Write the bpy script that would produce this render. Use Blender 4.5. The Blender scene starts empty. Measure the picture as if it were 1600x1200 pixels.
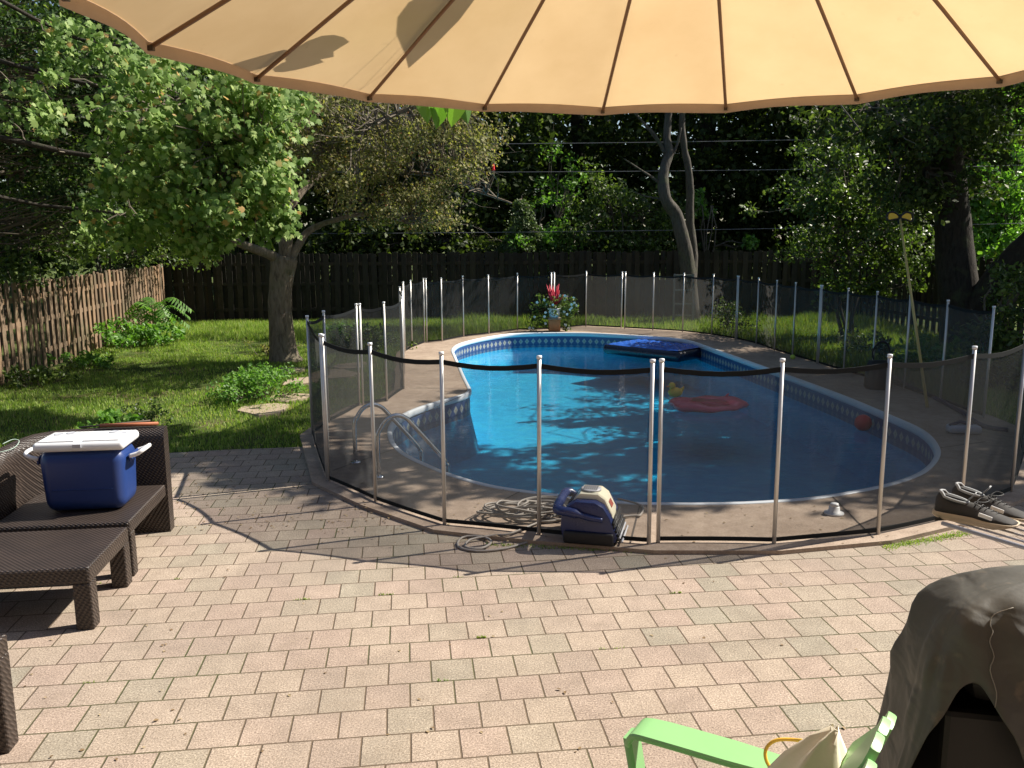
import bpy, math, random
import numpy as np
from mathutils import Vector, Matrix, Euler
from mathutils.geometry import tessellate_polygon
random.seed(7); rng = np.random.default_rng(7)
R = math.radians
SC = bpy.context.scene; COL = SC.collection

# ------------------------------------------------------------------ camera
CAMH, FPX, PITCH, ROLL = 2.2, 1336.0, R(9.813), R(-0.346)
F_ = Vector((0, math.cos(PITCH), -math.sin(PITCH)))
U0 = Vector((0, math.sin(PITCH), math.cos(PITCH))); R0 = Vector((1, 0, 0))
R_ = R0*math.cos(ROLL) + U0*math.sin(ROLL)
U_ = U0*math.cos(ROLL) - R0*math.sin(ROLL)
cam = bpy.data.cameras.new('camera'); camo = bpy.data.objects.new('camera', cam); COL.objects.link(camo)
cam.sensor_width = 36; cam.lens = 36*FPX/1600; cam.clip_start = 0.05; cam.clip_end = 1500
M = Matrix.Identity(4)
for i in range(3):
    M[i][0] = R_[i]; M[i][1] = U_[i]; M[i][2] = -F_[i]
M[2][3] = CAMH
camo.matrix_world = M
SC.camera = camo

def ray(px, py):
    return F_ + R_*((px-800)/FPX) + U_*((600-py)/FPX)
def G(px, py, z=0.0):          # photo point lying on the level z
    d = ray(px, py); t = (z-CAMH)/d.z; return Vector((d.x*t, d.y*t, z))
def A(px, py, Y):              # photo point at distance Y
    d = ray(px, py); t = Y/d.y; return Vector((d.x*t, Y, CAMH+d.z*t))

# ------------------------------------------------------------------ light
SUN_AZ, SUN_EL = R(70), R(45)
w = bpy.data.worlds.new('World'); SC.world = w; w.use_nodes = True
nt = w.node_tree; nt.nodes.clear()
sky = nt.nodes.new('ShaderNodeTexSky'); sky.sky_type = 'NISHITA'; sky.sun_disc = False
sky.sun_elevation = SUN_EL; sky.sun_rotation = SUN_AZ
bg = nt.nodes.new('ShaderNodeBackground'); bg.inputs[1].default_value = 0.07
wo = nt.nodes.new('ShaderNodeOutputWorld')
nt.links.new(sky.outputs[0], bg.inputs[0]); nt.links.new(bg.outputs[0], wo.inputs[0])
sl = bpy.data.lights.new('sun', 'SUN'); sl.energy = 5.0; sl.angle = R(0.5); sl.color = (1, 0.93, 0.82)
so = bpy.data.objects.new('sun', sl); COL.objects.link(so)
SUNV = Vector((math.sin(SUN_AZ)*math.cos(SUN_EL), math.cos(SUN_AZ)*math.cos(SUN_EL), math.sin(SUN_EL)))
so.rotation_euler = SUNV.to_track_quat('Z', 'Y').to_euler()
so.location = (20, 10, 30)
SHX, SHY = SUNV.x/SUNV.z, SUNV.y/SUNV.z
SC.view_settings.view_transform = 'Standard'; SC.view_settings.look = 'None'
SC.view_settings.exposure = 0.9; SC.view_settings.gamma = 1
SC.cycles.max_bounces = 7; SC.cycles.diffuse_bounces = 3; SC.cycles.glossy_bounces = 3
SC.cycles.transparent_max_bounces = 24; SC.cycles.transmission_bounces = 4
SC.cycles.caustics_reflective = False; SC.cycles.caustics_refractive = False
SC.cycles.sample_clamp_indirect = 4

# ------------------------------------------------------------------ materials
def nodes(name):
    m = bpy.data.materials.new(name); m.use_nodes = True
    t = m.node_tree; t.nodes.clear()
    o = t.nodes.new('ShaderNodeOutputMaterial')
    return m, t, o
def N(t, kind, **kw):
    n = t.nodes.new('ShaderNode'+kind)
    for k, v in kw.items():
        if k.startswith('i_'):
            key = k[2:]; key = int(key) if key.isdigit() else key.replace('_', ' ')
            n.inputs[key].default_value = v
        else: setattr(n, k, v)
    return n
def L(t, a, b): t.links.new(a, b)
def ramp(t, fac, stops, interp='LINEAR'):
    r = N(t, 'ValToRGB'); r.color_ramp.interpolation = interp
    e = r.color_ramp.elements
    while len(e) < len(stops): e.new(0.5)
    for k, (p, c) in enumerate(stops):
        e[k].position = p; e[k].color = (*c, 1) if len(c) == 3 else c
    L(t, fac, r.inputs[0]); return r.outputs[0]
def coords(t, kind='Object', scale=None, rot=None, loc=None):
    c = N(t, 'TexCoord').outputs[kind]
    if scale is None and rot is None and loc is None: return c
    m = N(t, 'Mapping')
    if scale is not None: m.inputs['Scale'].default_value = scale if hasattr(scale, '__len__') else (scale,)*3
    if rot is not None: m.inputs['Rotation'].default_value = rot
    if loc is not None: m.inputs['Location'].default_value = loc
    L(t, c, m.inputs[0]); return m.outputs[0]
def noise(t, vec, scale=5, detail=4, rough=.55, dist=0):
    n = N(t, 'TexNoise'); n.inputs['Scale'].default_value = scale; n.inputs['Detail'].default_value = detail
    n.inputs['Roughness'].default_value = rough; n.inputs['Distortion'].default_value = dist
    if vec is not None: L(t, vec, n.inputs['Vector'])
    return n.outputs[0]
def mixc(t, fac, a, b, mode='MIX'):
    m = N(t, 'Mix', data_type='RGBA', blend_type=mode)
    for s, v in ((0, fac), (6, a), (7, b)):
        if hasattr(v, 'is_linked') or hasattr(v, 'links'): L(t, v, m.inputs[s])
        else: m.inputs[s].default_value = (*v, 1) if hasattr(v, '__len__') and len(v) == 3 else v
    return m.outputs[2]
def math_(t, op, a, b=None, c=None, clamp=False):
    m = N(t, 'Math', operation=op); m.use_clamp = clamp
    for s, v in enumerate((a, b, c)):
        if v is None: continue
        if hasattr(v, 'links'): L(t, v, m.inputs[s])
        else: m.inputs[s].default_value = v
    return m.outputs[0]
def bump(t, h, strength=.3, dist=.01, normal=None):
    b = N(t, 'Bump'); b.inputs['Strength'].default_value = strength; b.inputs['Distance'].default_value = dist
    L(t, h, b.inputs['Height'])
    if normal is not None: L(t, normal, b.inputs['Normal'])
    return b.outputs[0]
def prin(t, o, color, rough=.6, spec=.5, metal=0, normal=None):
    p = N(t, 'BsdfPrincipled')
    for s, v in (('Base Color', color), ('Roughness', rough), ('Metallic', metal), ('Specular IOR Level', spec)):
        if hasattr(v, 'links'): L(t, v, p.inputs[s])
        else: p.inputs[s].default_value = (*v, 1) if hasattr(v, '__len__') else v
    if normal is not None: L(t, normal, p.inputs['Normal'])
    if o is not None: L(t, p.outputs[0], o.inputs[0])
    return p
_mc = {}
def simple(name, color, rough=.6, spec=.5, metal=0, var=.18, nscale=6, bstr=.15, bdist=.004, bscale=60):
    """plain material with a little natural mottling and surface relief"""
    if name in _mc: return _mc[name]
    m, t, o = nodes(name)
    v = coords(t)
    n = noise(t, v, nscale, 5, .6)
    c = mixc(t, n, tuple(x*(1-var) for x in color), tuple(min(1, x*(1+var)) for x in color))
    nb = noise(t, v, bscale, 3, .6)
    r = math_(t, 'MULTIPLY_ADD', n, .2, rough-.1)
    prin(t, o, c, r, spec, metal, bump(t, nb, bstr, bdist))
    _mc[name] = m; return m

def leaf_mat(name, stops, trans=.35, rough=.45, spec=.35, tcol=1.5):
    m, t, o = nodes(name)
    g = N(t, 'NewGeometry')
    c = ramp(t, g.outputs['Random Per Island'], stops)
    p = prin(t, None, c, rough, spec)
    tr = N(t, 'BsdfTranslucent')
    tc = mixc(t, 1.0, c, (tcol, tcol*1.15, tcol*.4), 'MULTIPLY'); L(t, tc, tr.inputs[0])
    ms = N(t, 'MixShader'); ms.inputs[0].default_value = trans
    L(t, p.outputs[0], ms.inputs[1]); L(t, tr.outputs[0], ms.inputs[2]); L(t, ms.outputs[0], o.inputs[0])
    return m
def bark(name, a, b, scale=1.0):
    m, t, o = nodes(name)
    v = coords(t, scale=(9*scale, 9*scale, 2.2*scale))
    n1 = noise(t, v, 2.2, 7, .7, .6)
    vo = N(t, 'TexVoronoi', feature='DISTANCE_TO_EDGE'); vo.inputs['Scale'].default_value = 1.6
    L(t, mixc(t, .35, v, N(t, 'TexNoise').outputs[1]), vo.inputs['Vector'])
    h = math_(t, 'MULTIPLY', vo.outputs[0], n1)
    c = ramp(t, n1, [(.3, a), (.5, b), (.7, tuple(min(1, x*1.35) for x in b))])
    moss = noise(t, coords(t), 3.5, 4)
    c = mixc(t, math_(t, 'MULTIPLY', ramp(t, moss, [(.55, (0, 0, 0)), (.7, (1, 1, 1))]), .45), c, (.09, .11, .05))
    prin(t, o, c, .9, .2, 0, bump(t, math_(t, 'ADD', h, math_(t, 'MULTIPLY', n1, .6)), .9, .03))
    return m

# pavers
YAW = R(-6.974)
def mat_pavers():
    m, t, o = nodes('clay_pavers')
    g = N(t, 'NewGeometry').outputs['Position']
    wob = N(t, 'TexNoise'); wob.inputs['Scale'].default_value = 1.3; L(t, g, wob.inputs['Vector'])
    wv = N(t, 'VectorMath', operation='MULTIPLY_ADD'); L(t, wob.outputs[1], wv.inputs[0])
    wv.inputs[1].default_value = (.012, .012, 0); L(t, g, wv.inputs[2])
    wob2 = N(t, 'TexNoise'); wob2.inputs['Scale'].default_value = 40; wob2.inputs['Detail'].default_value = 3; L(t, g, wob2.inputs['Vector'])
    wv2 = N(t, 'VectorMath', operation='MULTIPLY_ADD'); L(t, wob2.outputs[1], wv2.inputs[0])
    wv2.inputs[1].default_value = (.004, .004, 0); L(t, wv.outputs[0], wv2.inputs[2])
    mp = N(t, 'Mapping'); L(t, wv2.outputs[0], mp.inputs[0])
    mp.inputs['Rotation'].default_value = (0, 0, YAW*-1*-1)
    BW, RH = .2165, .2188
    mp.inputs['Location'].default_value = (-.076+100*BW-.006, -3.334+100*RH-.006, 0)
    br = N(t, 'TexBrick', offset=.5, offset_frequency=2)
    L(t, mp.outputs[0], br.inputs['Vector'])
    for k, v in (('Scale', 1), ('Mortar Size', .0055), ('Mortar Smooth', .5), ('Bias', 0), ('Brick Width', BW), ('Row Height', RH)):
        br.inputs[k].default_value = v
    br.inputs['Color1'].default_value = (0, 0, 0, 1); br.inputs['Color2'].default_value = (1, 1, 1, 1)
    br.inputs['Mortar'].default_value = (.5, .5, .5, 1)
    tint = ramp(t, br.outputs['Color'], [(0, (.315, .255, .21)), (.2, (.355, .278, .23)), (.42, (.345, .284, .23)), (.62, (.365, .298, .24)), (.85, (.315, .27, .215)), (1, (.295, .265, .212))])
    sp = noise(t, g, 115, 3, .8)
    spk = ramp(t, sp, [(.34, (.42, .38, .36)), (.44, (.82, .81, .80)), (.55, (1.1, 1.1, 1.1)), (.63, (1.5, 1.5, 1.46)), (.7, (1.9, 1.9, 1.85))])
    c = mixc(t, 1.0, tint, spk, 'MULTIPLY')
    st = noise(t, g, 7, 5, .7)
    c = mixc(t, 1.0, c, ramp(t, st, [(.3, (.86, .85, .84)), (.7, (1.1, 1.1, 1.1))]), 'MULTIPLY')
    st = noise(t, g, 1.1, 5, .6)
    c = mixc(t, 1.0, c, ramp(t, st, [(.3, (.84, .83, .82)), (.65, (1.06, 1.05, 1.03))]), 'MULTIPLY')
    big = noise(t, g, .55, 4, .6, .8)
    c = mixc(t, ramp(t, big, [(.52, (0, 0, 0)), (.66, (.30, .30, .30))]), c, (.19, .165, .135))
    dirt = noise(t, g, 6, 5, .7)
    c = mixc(t, ramp(t, dirt, [(.55, (0, 0, 0)), (.75, (.45, .45, .45))]), c, (.24, .19, .14))
    mos = noise(t, g, .9, 3)
    mc = mixc(t, ramp(t, mos, [(.5, (0, 0, 0)), (.62, (1, 1, 1))]), (.13, .095, .065), (.08, .085, .035))
    c = mixc(t, br.outputs['Fac'], c, mc)
    h = math_(t, 'SUBTRACT', math_(t, 'MULTIPLY', sp, .3), br.outputs['Fac'])
    prin(t, o, c, .88, .25, 0, bump(t, h, .75, .008))
    return m
def mat_lawn():
    m, t, o = nodes('lawn_soil')
    g = N(t, 'NewGeometry').outputs['Position']
    n = noise(t, g, 1.2, 6, .65); n2 = noise(t, g, 30, 4, .7)
    c = ramp(t, n, [(.3, (.045, .075, .018)), (.5, (.07, .10, .025)), (.62, (.11, .10, .045)), (.72, (.17, .12, .07))])
    c = mixc(t, 1.0, c, ramp(t, n2, [(.3, (.6, .6, .6)), (.7, (1.3, 1.3, 1.3))]), 'MULTIPLY')
    prin(t, o, c, .95, .1, 0, bump(t, n2, .8, .03)); return m
def mat_deck():
    m, t, o = nodes('pool_deck_concrete')
    g = N(t, 'NewGeometry').outputs['Position']
    n = noise(t, g, 1.6, 6, .6); n2 = noise(t, g, 90, 3, .7); n3 = noise(t, g, 9, 5, .7)
    c = ramp(t, n, [(.3, (.29, .22, .168)), (.5, (.35, .27, .208)), (.7, (.41, .325, .25))])
    c = mixc(t, 1.0, c, ramp(t, n2, [(.3, (.75, .75, .75)), (.7, (1.18, 1.18, 1.18))]), 'MULTIPLY')
    c = mixc(t, 1.0, c, ramp(t, n3, [(.35, (.82, .8, .78)), (.6, (1.05, 1.05, 1.05))]), 'MULTIPLY')
    prin(t, o, c, .85, .3, 0, bump(t, n2, .4, .004)); return m
def mat_mesh():
    m, t, o = nodes('pool_fence_mesh')
    d = N(t, 'BsdfDiffuse'); d.inputs[0].default_value = (.03, .031, .032, 1)
    tl = N(t, 'BsdfTranslucent'); tl.inputs[0].default_value = (.085, .085, .083, 1)
    gl = N(t, 'BsdfGlossy'); gl.inputs[0].default_value = (.5, .5, .5, 1); gl.inputs[1].default_value = .5
    a = N(t, 'MixShader'); a.inputs[0].default_value = .45; L(t, d.outputs[0], a.inputs[1]); L(t, tl.outputs[0], a.inputs[2])
    a2 = N(t, 'MixShader'); a2.inputs[0].default_value = .06; L(t, a.outputs[0], a2.inputs[1]); L(t, gl.outputs[0], a2.inputs[2])
    tr = N(t, 'BsdfTransparent')
    lw = N(t, 'LayerWeight'); lw.inputs[0].default_value = .35
    f = math_(t, 'MULTIPLY_ADD', lw.outputs['Facing'], .45, .41, True)
    nz = noise(t, N(t, 'NewGeometry').outputs['Position'], 2.5, 3)
    f = math_(t, 'MULTIPLY_ADD', nz, .12, math_(t, 'SUBTRACT', f, .06), True)
    b = N(t, 'MixShader'); L(t, f, b.inputs[0]); L(t, tr.outputs[0], b.inputs[1]); L(t, a2.outputs[0], b.inputs[2])
    L(t, b.outputs[0], o.inputs[0]); return m
def mat_water():
    m, t, o = nodes('pool_water')
    g = N(t, 'NewGeometry').outputs['Position']
    mp = N(t, 'Mapping'); mp.inputs['Scale'].default_value = (2.2, 5.5, 1); mp.inputs['Rotation'].default_value = (0, 0, R(12)); L(t, g, mp.inputs[0])
    n1 = noise(t, mp.outputs[0], 1.0, 4, .55, .5)
    mp2 = N(t, 'Mapping'); mp2.inputs['Scale'].default_value = (7, 17, 1); mp2.inputs['Rotation'].default_value = (0, 0, R(-14)); L(t, g, mp2.inputs[0])
    n2 = noise(t, mp2.outputs[0], 1.0, 3, .5, .4)
    nb = bump(t, n1, .16, .04); nb = bump(t, n2, .22, .012, nb)
    fr = N(t, 'Fresnel'); fr.inputs[0].default_value = 1.33; L(t, nb, fr.inputs[1])
    gl = N(t, 'BsdfGlossy'); gl.inputs[1].default_value = .02; L(t, nb, gl.inputs['Normal'])
    tr = N(t, 'BsdfTransparent')
    rip = ramp(t, math_(t, 'ADD', math_(t, 'MULTIPLY', n1, .5), math_(t, 'MULTIPLY', n2, .5)), [(.35, (.50, .86, .95)), (.5, (.58, .90, .97)), (.62, (.68, .95, .99))])
    L(t, rip, tr.inputs[0])
    ms = N(t, 'MixShader'); L(t, fr.outputs[0], ms.inputs[0]); L(t, tr.outputs[0], ms.inputs[1]); L(t, gl.outputs[0], ms.inputs[2])
    L(t, ms.outputs[0], o.inputs[0]); return m
def mat_liner():
    m, t, o = nodes('vinyl_liner')
    g = N(t, 'NewGeometry').outputs['Position']
    n = noise(t, g, 3.2, 5, .65, 1.2)
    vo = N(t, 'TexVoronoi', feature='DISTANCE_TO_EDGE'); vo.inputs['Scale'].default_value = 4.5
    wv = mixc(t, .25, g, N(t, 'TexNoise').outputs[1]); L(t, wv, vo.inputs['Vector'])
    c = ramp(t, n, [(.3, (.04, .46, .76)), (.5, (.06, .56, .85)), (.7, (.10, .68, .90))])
    c = mixc(t, ramp(t, vo.outputs[0], [(0, (.14, .14, .14)), (.2, (0, 0, 0))]), c, (.16, .62, .78))  # pale cell-edge lines imitate caustic light, painted into the liner colour
    prin(t, o, c, .6, .3); return m
def mat_tile():
    m, t, o = nodes('liner_tile_band')
    uv = coords(t, 'UV'); s = N(t, 'SeparateXYZ'); L(t, uv, s.inputs[0])
    fu = math_(t, 'FRACT', math_(t, 'DIVIDE', s.outputs[0], .145))
    du = math_(t, 'ABSOLUTE', math_(t, 'SUBTRACT', fu, .5))
    fv = math_(t, 'ABSOLUTE', math_(t, 'DIVIDE', math_(t, 'ADD', s.outputs[1], .155), .13))
    dd = math_(t, 'ADD', math_(t, 'MULTIPLY', du, 1.35), fv)
    n = noise(t, uv, 38, 4, .7)
    diam = ramp(t, math_(t, 'MULTIPLY_ADD', n, .12, dd), [(.10, (.02, .06, .16)), (.17, (.36, .33, .24)), (.5, (.32, .36, .36)), (.58, (.03, .07, .19))])
    edge = ramp(t, s.outputs[1], [(0, (0, 0, 0)), (1, (1, 1, 1))])
    strip = math_(t, 'GREATER_THAN', math_(t, 'ABSOLUTE', math_(t, 'ADD', s.outputs[1], .155)), .085)
    bgc = mixc(t, n, (.02, .05, .15), (.08, .17, .36))
    c = mixc(t, strip, diam, bgc)
    prin(t, o, c, .4, .5); return m
def mat_canopy():
    m, t, o = nodes('parasol_fabric')
    v = coords(t)
    n = noise(t, v, 2.0, 5, .6); n2 = noise(t, v, 700, 2)
    c = mixc(t, ramp(t, n, [(.35, (0, 0, 0)), (.7, (1, 1, 1))]), (.60, .455, .27), (.68, .535, .335))
    st = noise(t, v, 9, 4, .6)
    c = mixc(t, ramp(t, st, [(.66, (0, 0, 0)), (.74, (.3, .3, .3))]), c, (.45, .32, .2))
    d = N(t, 'BsdfDiffuse'); L(t, c, d.inputs[0]); L(t, bump(t, n2, .1, .001), d.inputs['Normal'])
    tl = N(t, 'BsdfTranslucent'); L(t, mixc(t, 1.0, c, (1.1, 1.0, .86), 'MULTIPLY'), tl.inputs[0])
    ms = N(t, 'MixShader'); ms.inputs[0].default_value = .48
    L(t, d.outputs[0], ms.inputs[1]); L(t, tl.outputs[0], ms.inputs[2]); L(t, ms.outputs[0], o.inputs[0]); return m
def mat_rattan():
    m, t, o = nodes('brown_rattan')
    v = coords(t); s = N(t, 'SeparateXYZ'); L(t, v, s.inputs[0])
    k = 210
    a = math_(t, 'SINE', math_(t, 'MULTIPLY', math_(t, 'ADD', s.outputs[0], math_(t, 'MULTIPLY', s.outputs[2], .35)), k))
    b = math_(t, 'SINE', math_(t, 'MULTIPLY', math_(t, 'ADD', s.outputs[1], math_(t, 'MULTIPLY', s.outputs[2], 1.0)), k))
    h = math_(t, 'MULTIPLY', a, b)
    n = noise(t, v, 4, 4)
    c = mixc(t, ramp(t, h, [(0, (0, 0, 0)), (.7, (1, 1, 1))]), (.026, .019, .016), (.066, .050, .042))
    c = mixc(t, 1.0, c, ramp(t, n, [(.3, (.8, .8, .8)), (.7, (1.25, 1.2, 1.15))]), 'MULTIPLY')
    prin(t, o, c, .42, .5, 0, bump(t, h, .7, .004)); return m
def mat_wood(name, a, b, dirt=(.08, .085, .05)):
    m, t, o = nodes(name)
    g = N(t, 'NewGeometry')
    v = coords(t, scale=(6, 6, .9)); n = noise(t, v, 4, 6, .7, .8)
    c = mixc(t, n, a, b)
    isl = ramp(t, g.outputs['Random Per Island'], [(0, (.6, .58, .55)), (.5, (1, 1, 1)), (1, (1.35, 1.2, 1.05))])
    c = mixc(t, 1.0, c, isl, 'MULTIPLY')
    n2 = noise(t, coords(t), 2.2, 5, .7)
    c = mixc(t, ramp(t, n2, [(.5, (0, 0, 0)), (.68, (.75, .75, .75))]), c, dirt)
    prin(t, o, c, .85, .2, 0, bump(t, n, .5, .01)); return m
def mat_cover():
    m, t, o = nodes('vinyl_cover')
    v = coords(t)
    n = noise(t, v, 3, 5, .6); n2 = noise(t, coords(t, scale=(1, 1, 2.2)), 5.0, 2, .45, .5); n3 = noise(t, v, 14, 4, .55, .2)
    c = mixc(t, n, (.054, .052, .045), (.084, .081, .071))
    c = mixc(t, ramp(t, n3, [(.62, (0, 0, 0)), (.75, (.5, .5, .5))]), c, (.19, .15, .11))
    r = math_(t, 'MULTIPLY_ADD', n3, .25, .48)
    nb = bump(t, n2, .6, .035); nb = bump(t, n3, .35, .01, nb)
    prin(t, o, c, r, .45, 0, nb); return m

MAT = dict(
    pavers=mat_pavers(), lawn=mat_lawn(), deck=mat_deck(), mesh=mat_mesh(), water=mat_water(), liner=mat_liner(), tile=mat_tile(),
    canopy=mat_canopy(), rattan=mat_rattan(), cover=mat_cover(),
    coping=simple('white_coping', (.70, .75, .79), .35, .5, 0, .06, 3),
    alu=simple('brushed_aluminium', (.62, .60, .57), .42, .5, .55, .08, 12, .1, .001),
    chrome=simple('stainless_steel', (.72, .72, .72), .14, .5, 1.0, .05, 6, .02, .001),
    binding=simple('black_binding', (.012, .014, .015), .75, .15, 0, .2),
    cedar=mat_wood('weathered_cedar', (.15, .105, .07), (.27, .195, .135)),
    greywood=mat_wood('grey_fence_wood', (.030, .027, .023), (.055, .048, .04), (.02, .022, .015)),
    rib=simple('brown_rib', (.20, .105, .05), .45),
    mast=simple('bronze_mast', (.06, .045, .035), .4, .5, .3),
    bark=bark('rough_bark', (.075, .06, .045), (.20, .165, .125)),
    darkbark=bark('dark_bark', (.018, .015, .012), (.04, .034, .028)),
    darkbark2=bark('grey_bark', (.035, .032, .028), (.09, .08, .068)),
    twig=simple('twig_bark', (.13, .11, .085), .85, .2),
    bluepl=simple('blue_plastic', (.015, .042, .17), .38, .5, 0, .1, 5, .05),
    whitepl=simple('white_plastic', (.80, .81, .82), .35, .5, 0, .05, 5, .05),
    greypl=simple('grey_plastic', (.45, .46, .50), .4),
    navy=simple('navy_plastic', (.02, .032, .11), .28, .5, 0, .1, 5, .05),
    black=simple('black_rubber', (.014, .014, .015), .55, .4),
    creampl=simple('cream_plastic', (.72, .68, .52), .32, .5, 0, .06),
    redpr=simple('red_print', (.45, .10, .07), .5),
    cable=simple('grey_cable', (.30, .27, .24), .5, .4, 0, .15, 20),
    green=simple('green_plastic', (.24, .48, .20), .38, .5, 0, .06, 4, .04),
    duck=simple('yellow_duck', (.75, .50, .05), .4), beak=simple('orange_beak', (.8, .25, .03), .4),
    ring=simple('pink_float', (.60, .055, .13), .3, .5, 0, .15, 6, .3, .02, 8),
    ballr=simple('red_ball', (.55, .025, .03), .35),
    airmat=simple('blue_vinyl', (.03, .12, .50), .18, .6, 0, .12, 6, .2, .01, 14),
    airside=simple('navy_vinyl', (.012, .016, .035), .25, .5),
    tennis=simple('tennis_felt', (.45, .60, .10), .9),
    ypole=simple('yellow_pole', (.50, .38, .13), .45), ylw=simple('yellow_rubber', (.75, .50, .04), .5),
    hoseb=simple('navy_hose', (.02, .02, .07), .45), stone=simple('flag_stone', (.34, .27, .20), .85, .2, 0, .3, 8, .5, .01, 30),
    pot=simple('white_pot', (.72, .74, .76), .5), stump=simple('brown_block', (.42, .20, .09), .8, .2, 0, .35, 12, .4, .01),
    terracotta=simple('terracotta', (.38, .12, .05), .7), cream=simple('cream_cloth', (.80, .73, .58), .85, .2),
    whitecl=simple('white_cloth', (.82, .83, .88), .9, .1, 0, .05, 4, .3, .01, 30),
    shoe=simple('charcoal_knit', (.045, .043, .042), .8, .3, 0, .2, 30, .4, .002, 200), sole=simple('beige_sole', (.42, .34, .24), .7),
    shoegrey=simple('grey_lining', (.30, .31, .32), .8), greytr=simple('pale_wood', (.16, .17, .165), .8),
    rod=simple('grey_rod', (.42, .43, .50), .35, .5, .3), wire=simple('utility_wire', (.16, .16, .17), .5), redf=simple('red_glass', (.7, .02, .03), .3),
    cord=simple('yellow_cord', (.75, .45, .05), .5), petal=simple('white_petal', (.85, .86, .80), .6), red=simple('red_bloom', (.55, .02, .05), .7),
)
MAT['hem'] = simple('parasol_hem', (.52, .39, .29), .9, .1)
MAT['L_maple'] = leaf_mat('maple_leaves', [(0, (.08, .15, .03)), (.4, (.15, .24, .06)), (.7, (.25, .35, .11)), (.955, (.38, .46, .18)), (.965, (.48, .31, .11)), (1, (.54, .35, .15))], .4, .55, .22)
MAT['L_apple'] = leaf_mat('apple_leaves', [(0, (.10, .105, .04)), (.5, (.19, .185, .075)), (.85, (.30, .28, .12)), (.985, (.35, .25, .12)), (1, (.45, .13, .08))], .4, .6, .2)
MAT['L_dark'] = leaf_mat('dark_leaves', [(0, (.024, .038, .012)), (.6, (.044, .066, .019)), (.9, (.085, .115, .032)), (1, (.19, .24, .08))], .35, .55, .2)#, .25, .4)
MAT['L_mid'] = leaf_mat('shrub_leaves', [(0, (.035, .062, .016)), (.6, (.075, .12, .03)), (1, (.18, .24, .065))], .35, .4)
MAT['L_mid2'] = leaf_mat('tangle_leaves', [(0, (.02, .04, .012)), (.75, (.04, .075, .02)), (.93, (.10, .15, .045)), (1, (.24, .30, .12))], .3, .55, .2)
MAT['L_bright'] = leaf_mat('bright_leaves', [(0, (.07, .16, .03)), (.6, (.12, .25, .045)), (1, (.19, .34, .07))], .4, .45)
MAT['L_spruce'] = leaf_mat('spruce_needles', [(0, (.06, .10, .035)), (1, (.14, .20, .07))], .2, .6)
MAT['grass'] = leaf_mat('grass_blades', [(0, (.14, .23, .045)), (.5, (.235, .34, .075)), (.85, (.33, .42, .12)), (1, (.45, .40, .20))], .4, .5, .25, 1.3)
MAT['L_dry'] = leaf_mat('dry_litter', [(0, (.14, .09, .05)), (.6, (.25, .17, .09)), (1, (.38, .30, .18))], .1, .7)

# ------------------------------------------------------------------ builders
WM = {}
def register(o, parent, W):
    WM[o.name] = W
    if parent is not None: o.parent = parent
def tag(o, label=None, cat=None, group=None, kind=None):
    if label: o['label'] = label
    if cat: o['category'] = cat
    if group: o['group'] = group
    if kind: o['kind'] = kind
    return o
def thing(name, label, cat, loc=(0, 0, 0), rz=0.0, group=None, rot=None):
    o = bpy.data.objects.new(name, None); COL.objects.link(o); o.empty_display_size = .1
    o.location = loc; o.rotation_euler = rot if rot else (0, 0, rz)
    WM[o.name] = Matrix.Translation(Vector(loc)) @ Euler(o.rotation_euler).to_matrix().to_4x4()
    return tag(o, label, cat, group)
def link_mesh(me, name, mat, parent):
    o = bpy.data.objects.new(name, me); COL.objects.link(o)
    if mat is not None: me.materials.append(MAT[mat] if isinstance(mat, str) else mat)
    register(o, parent, WM[parent.name] if parent is not None else Matrix.Identity(4))
    return o
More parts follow.
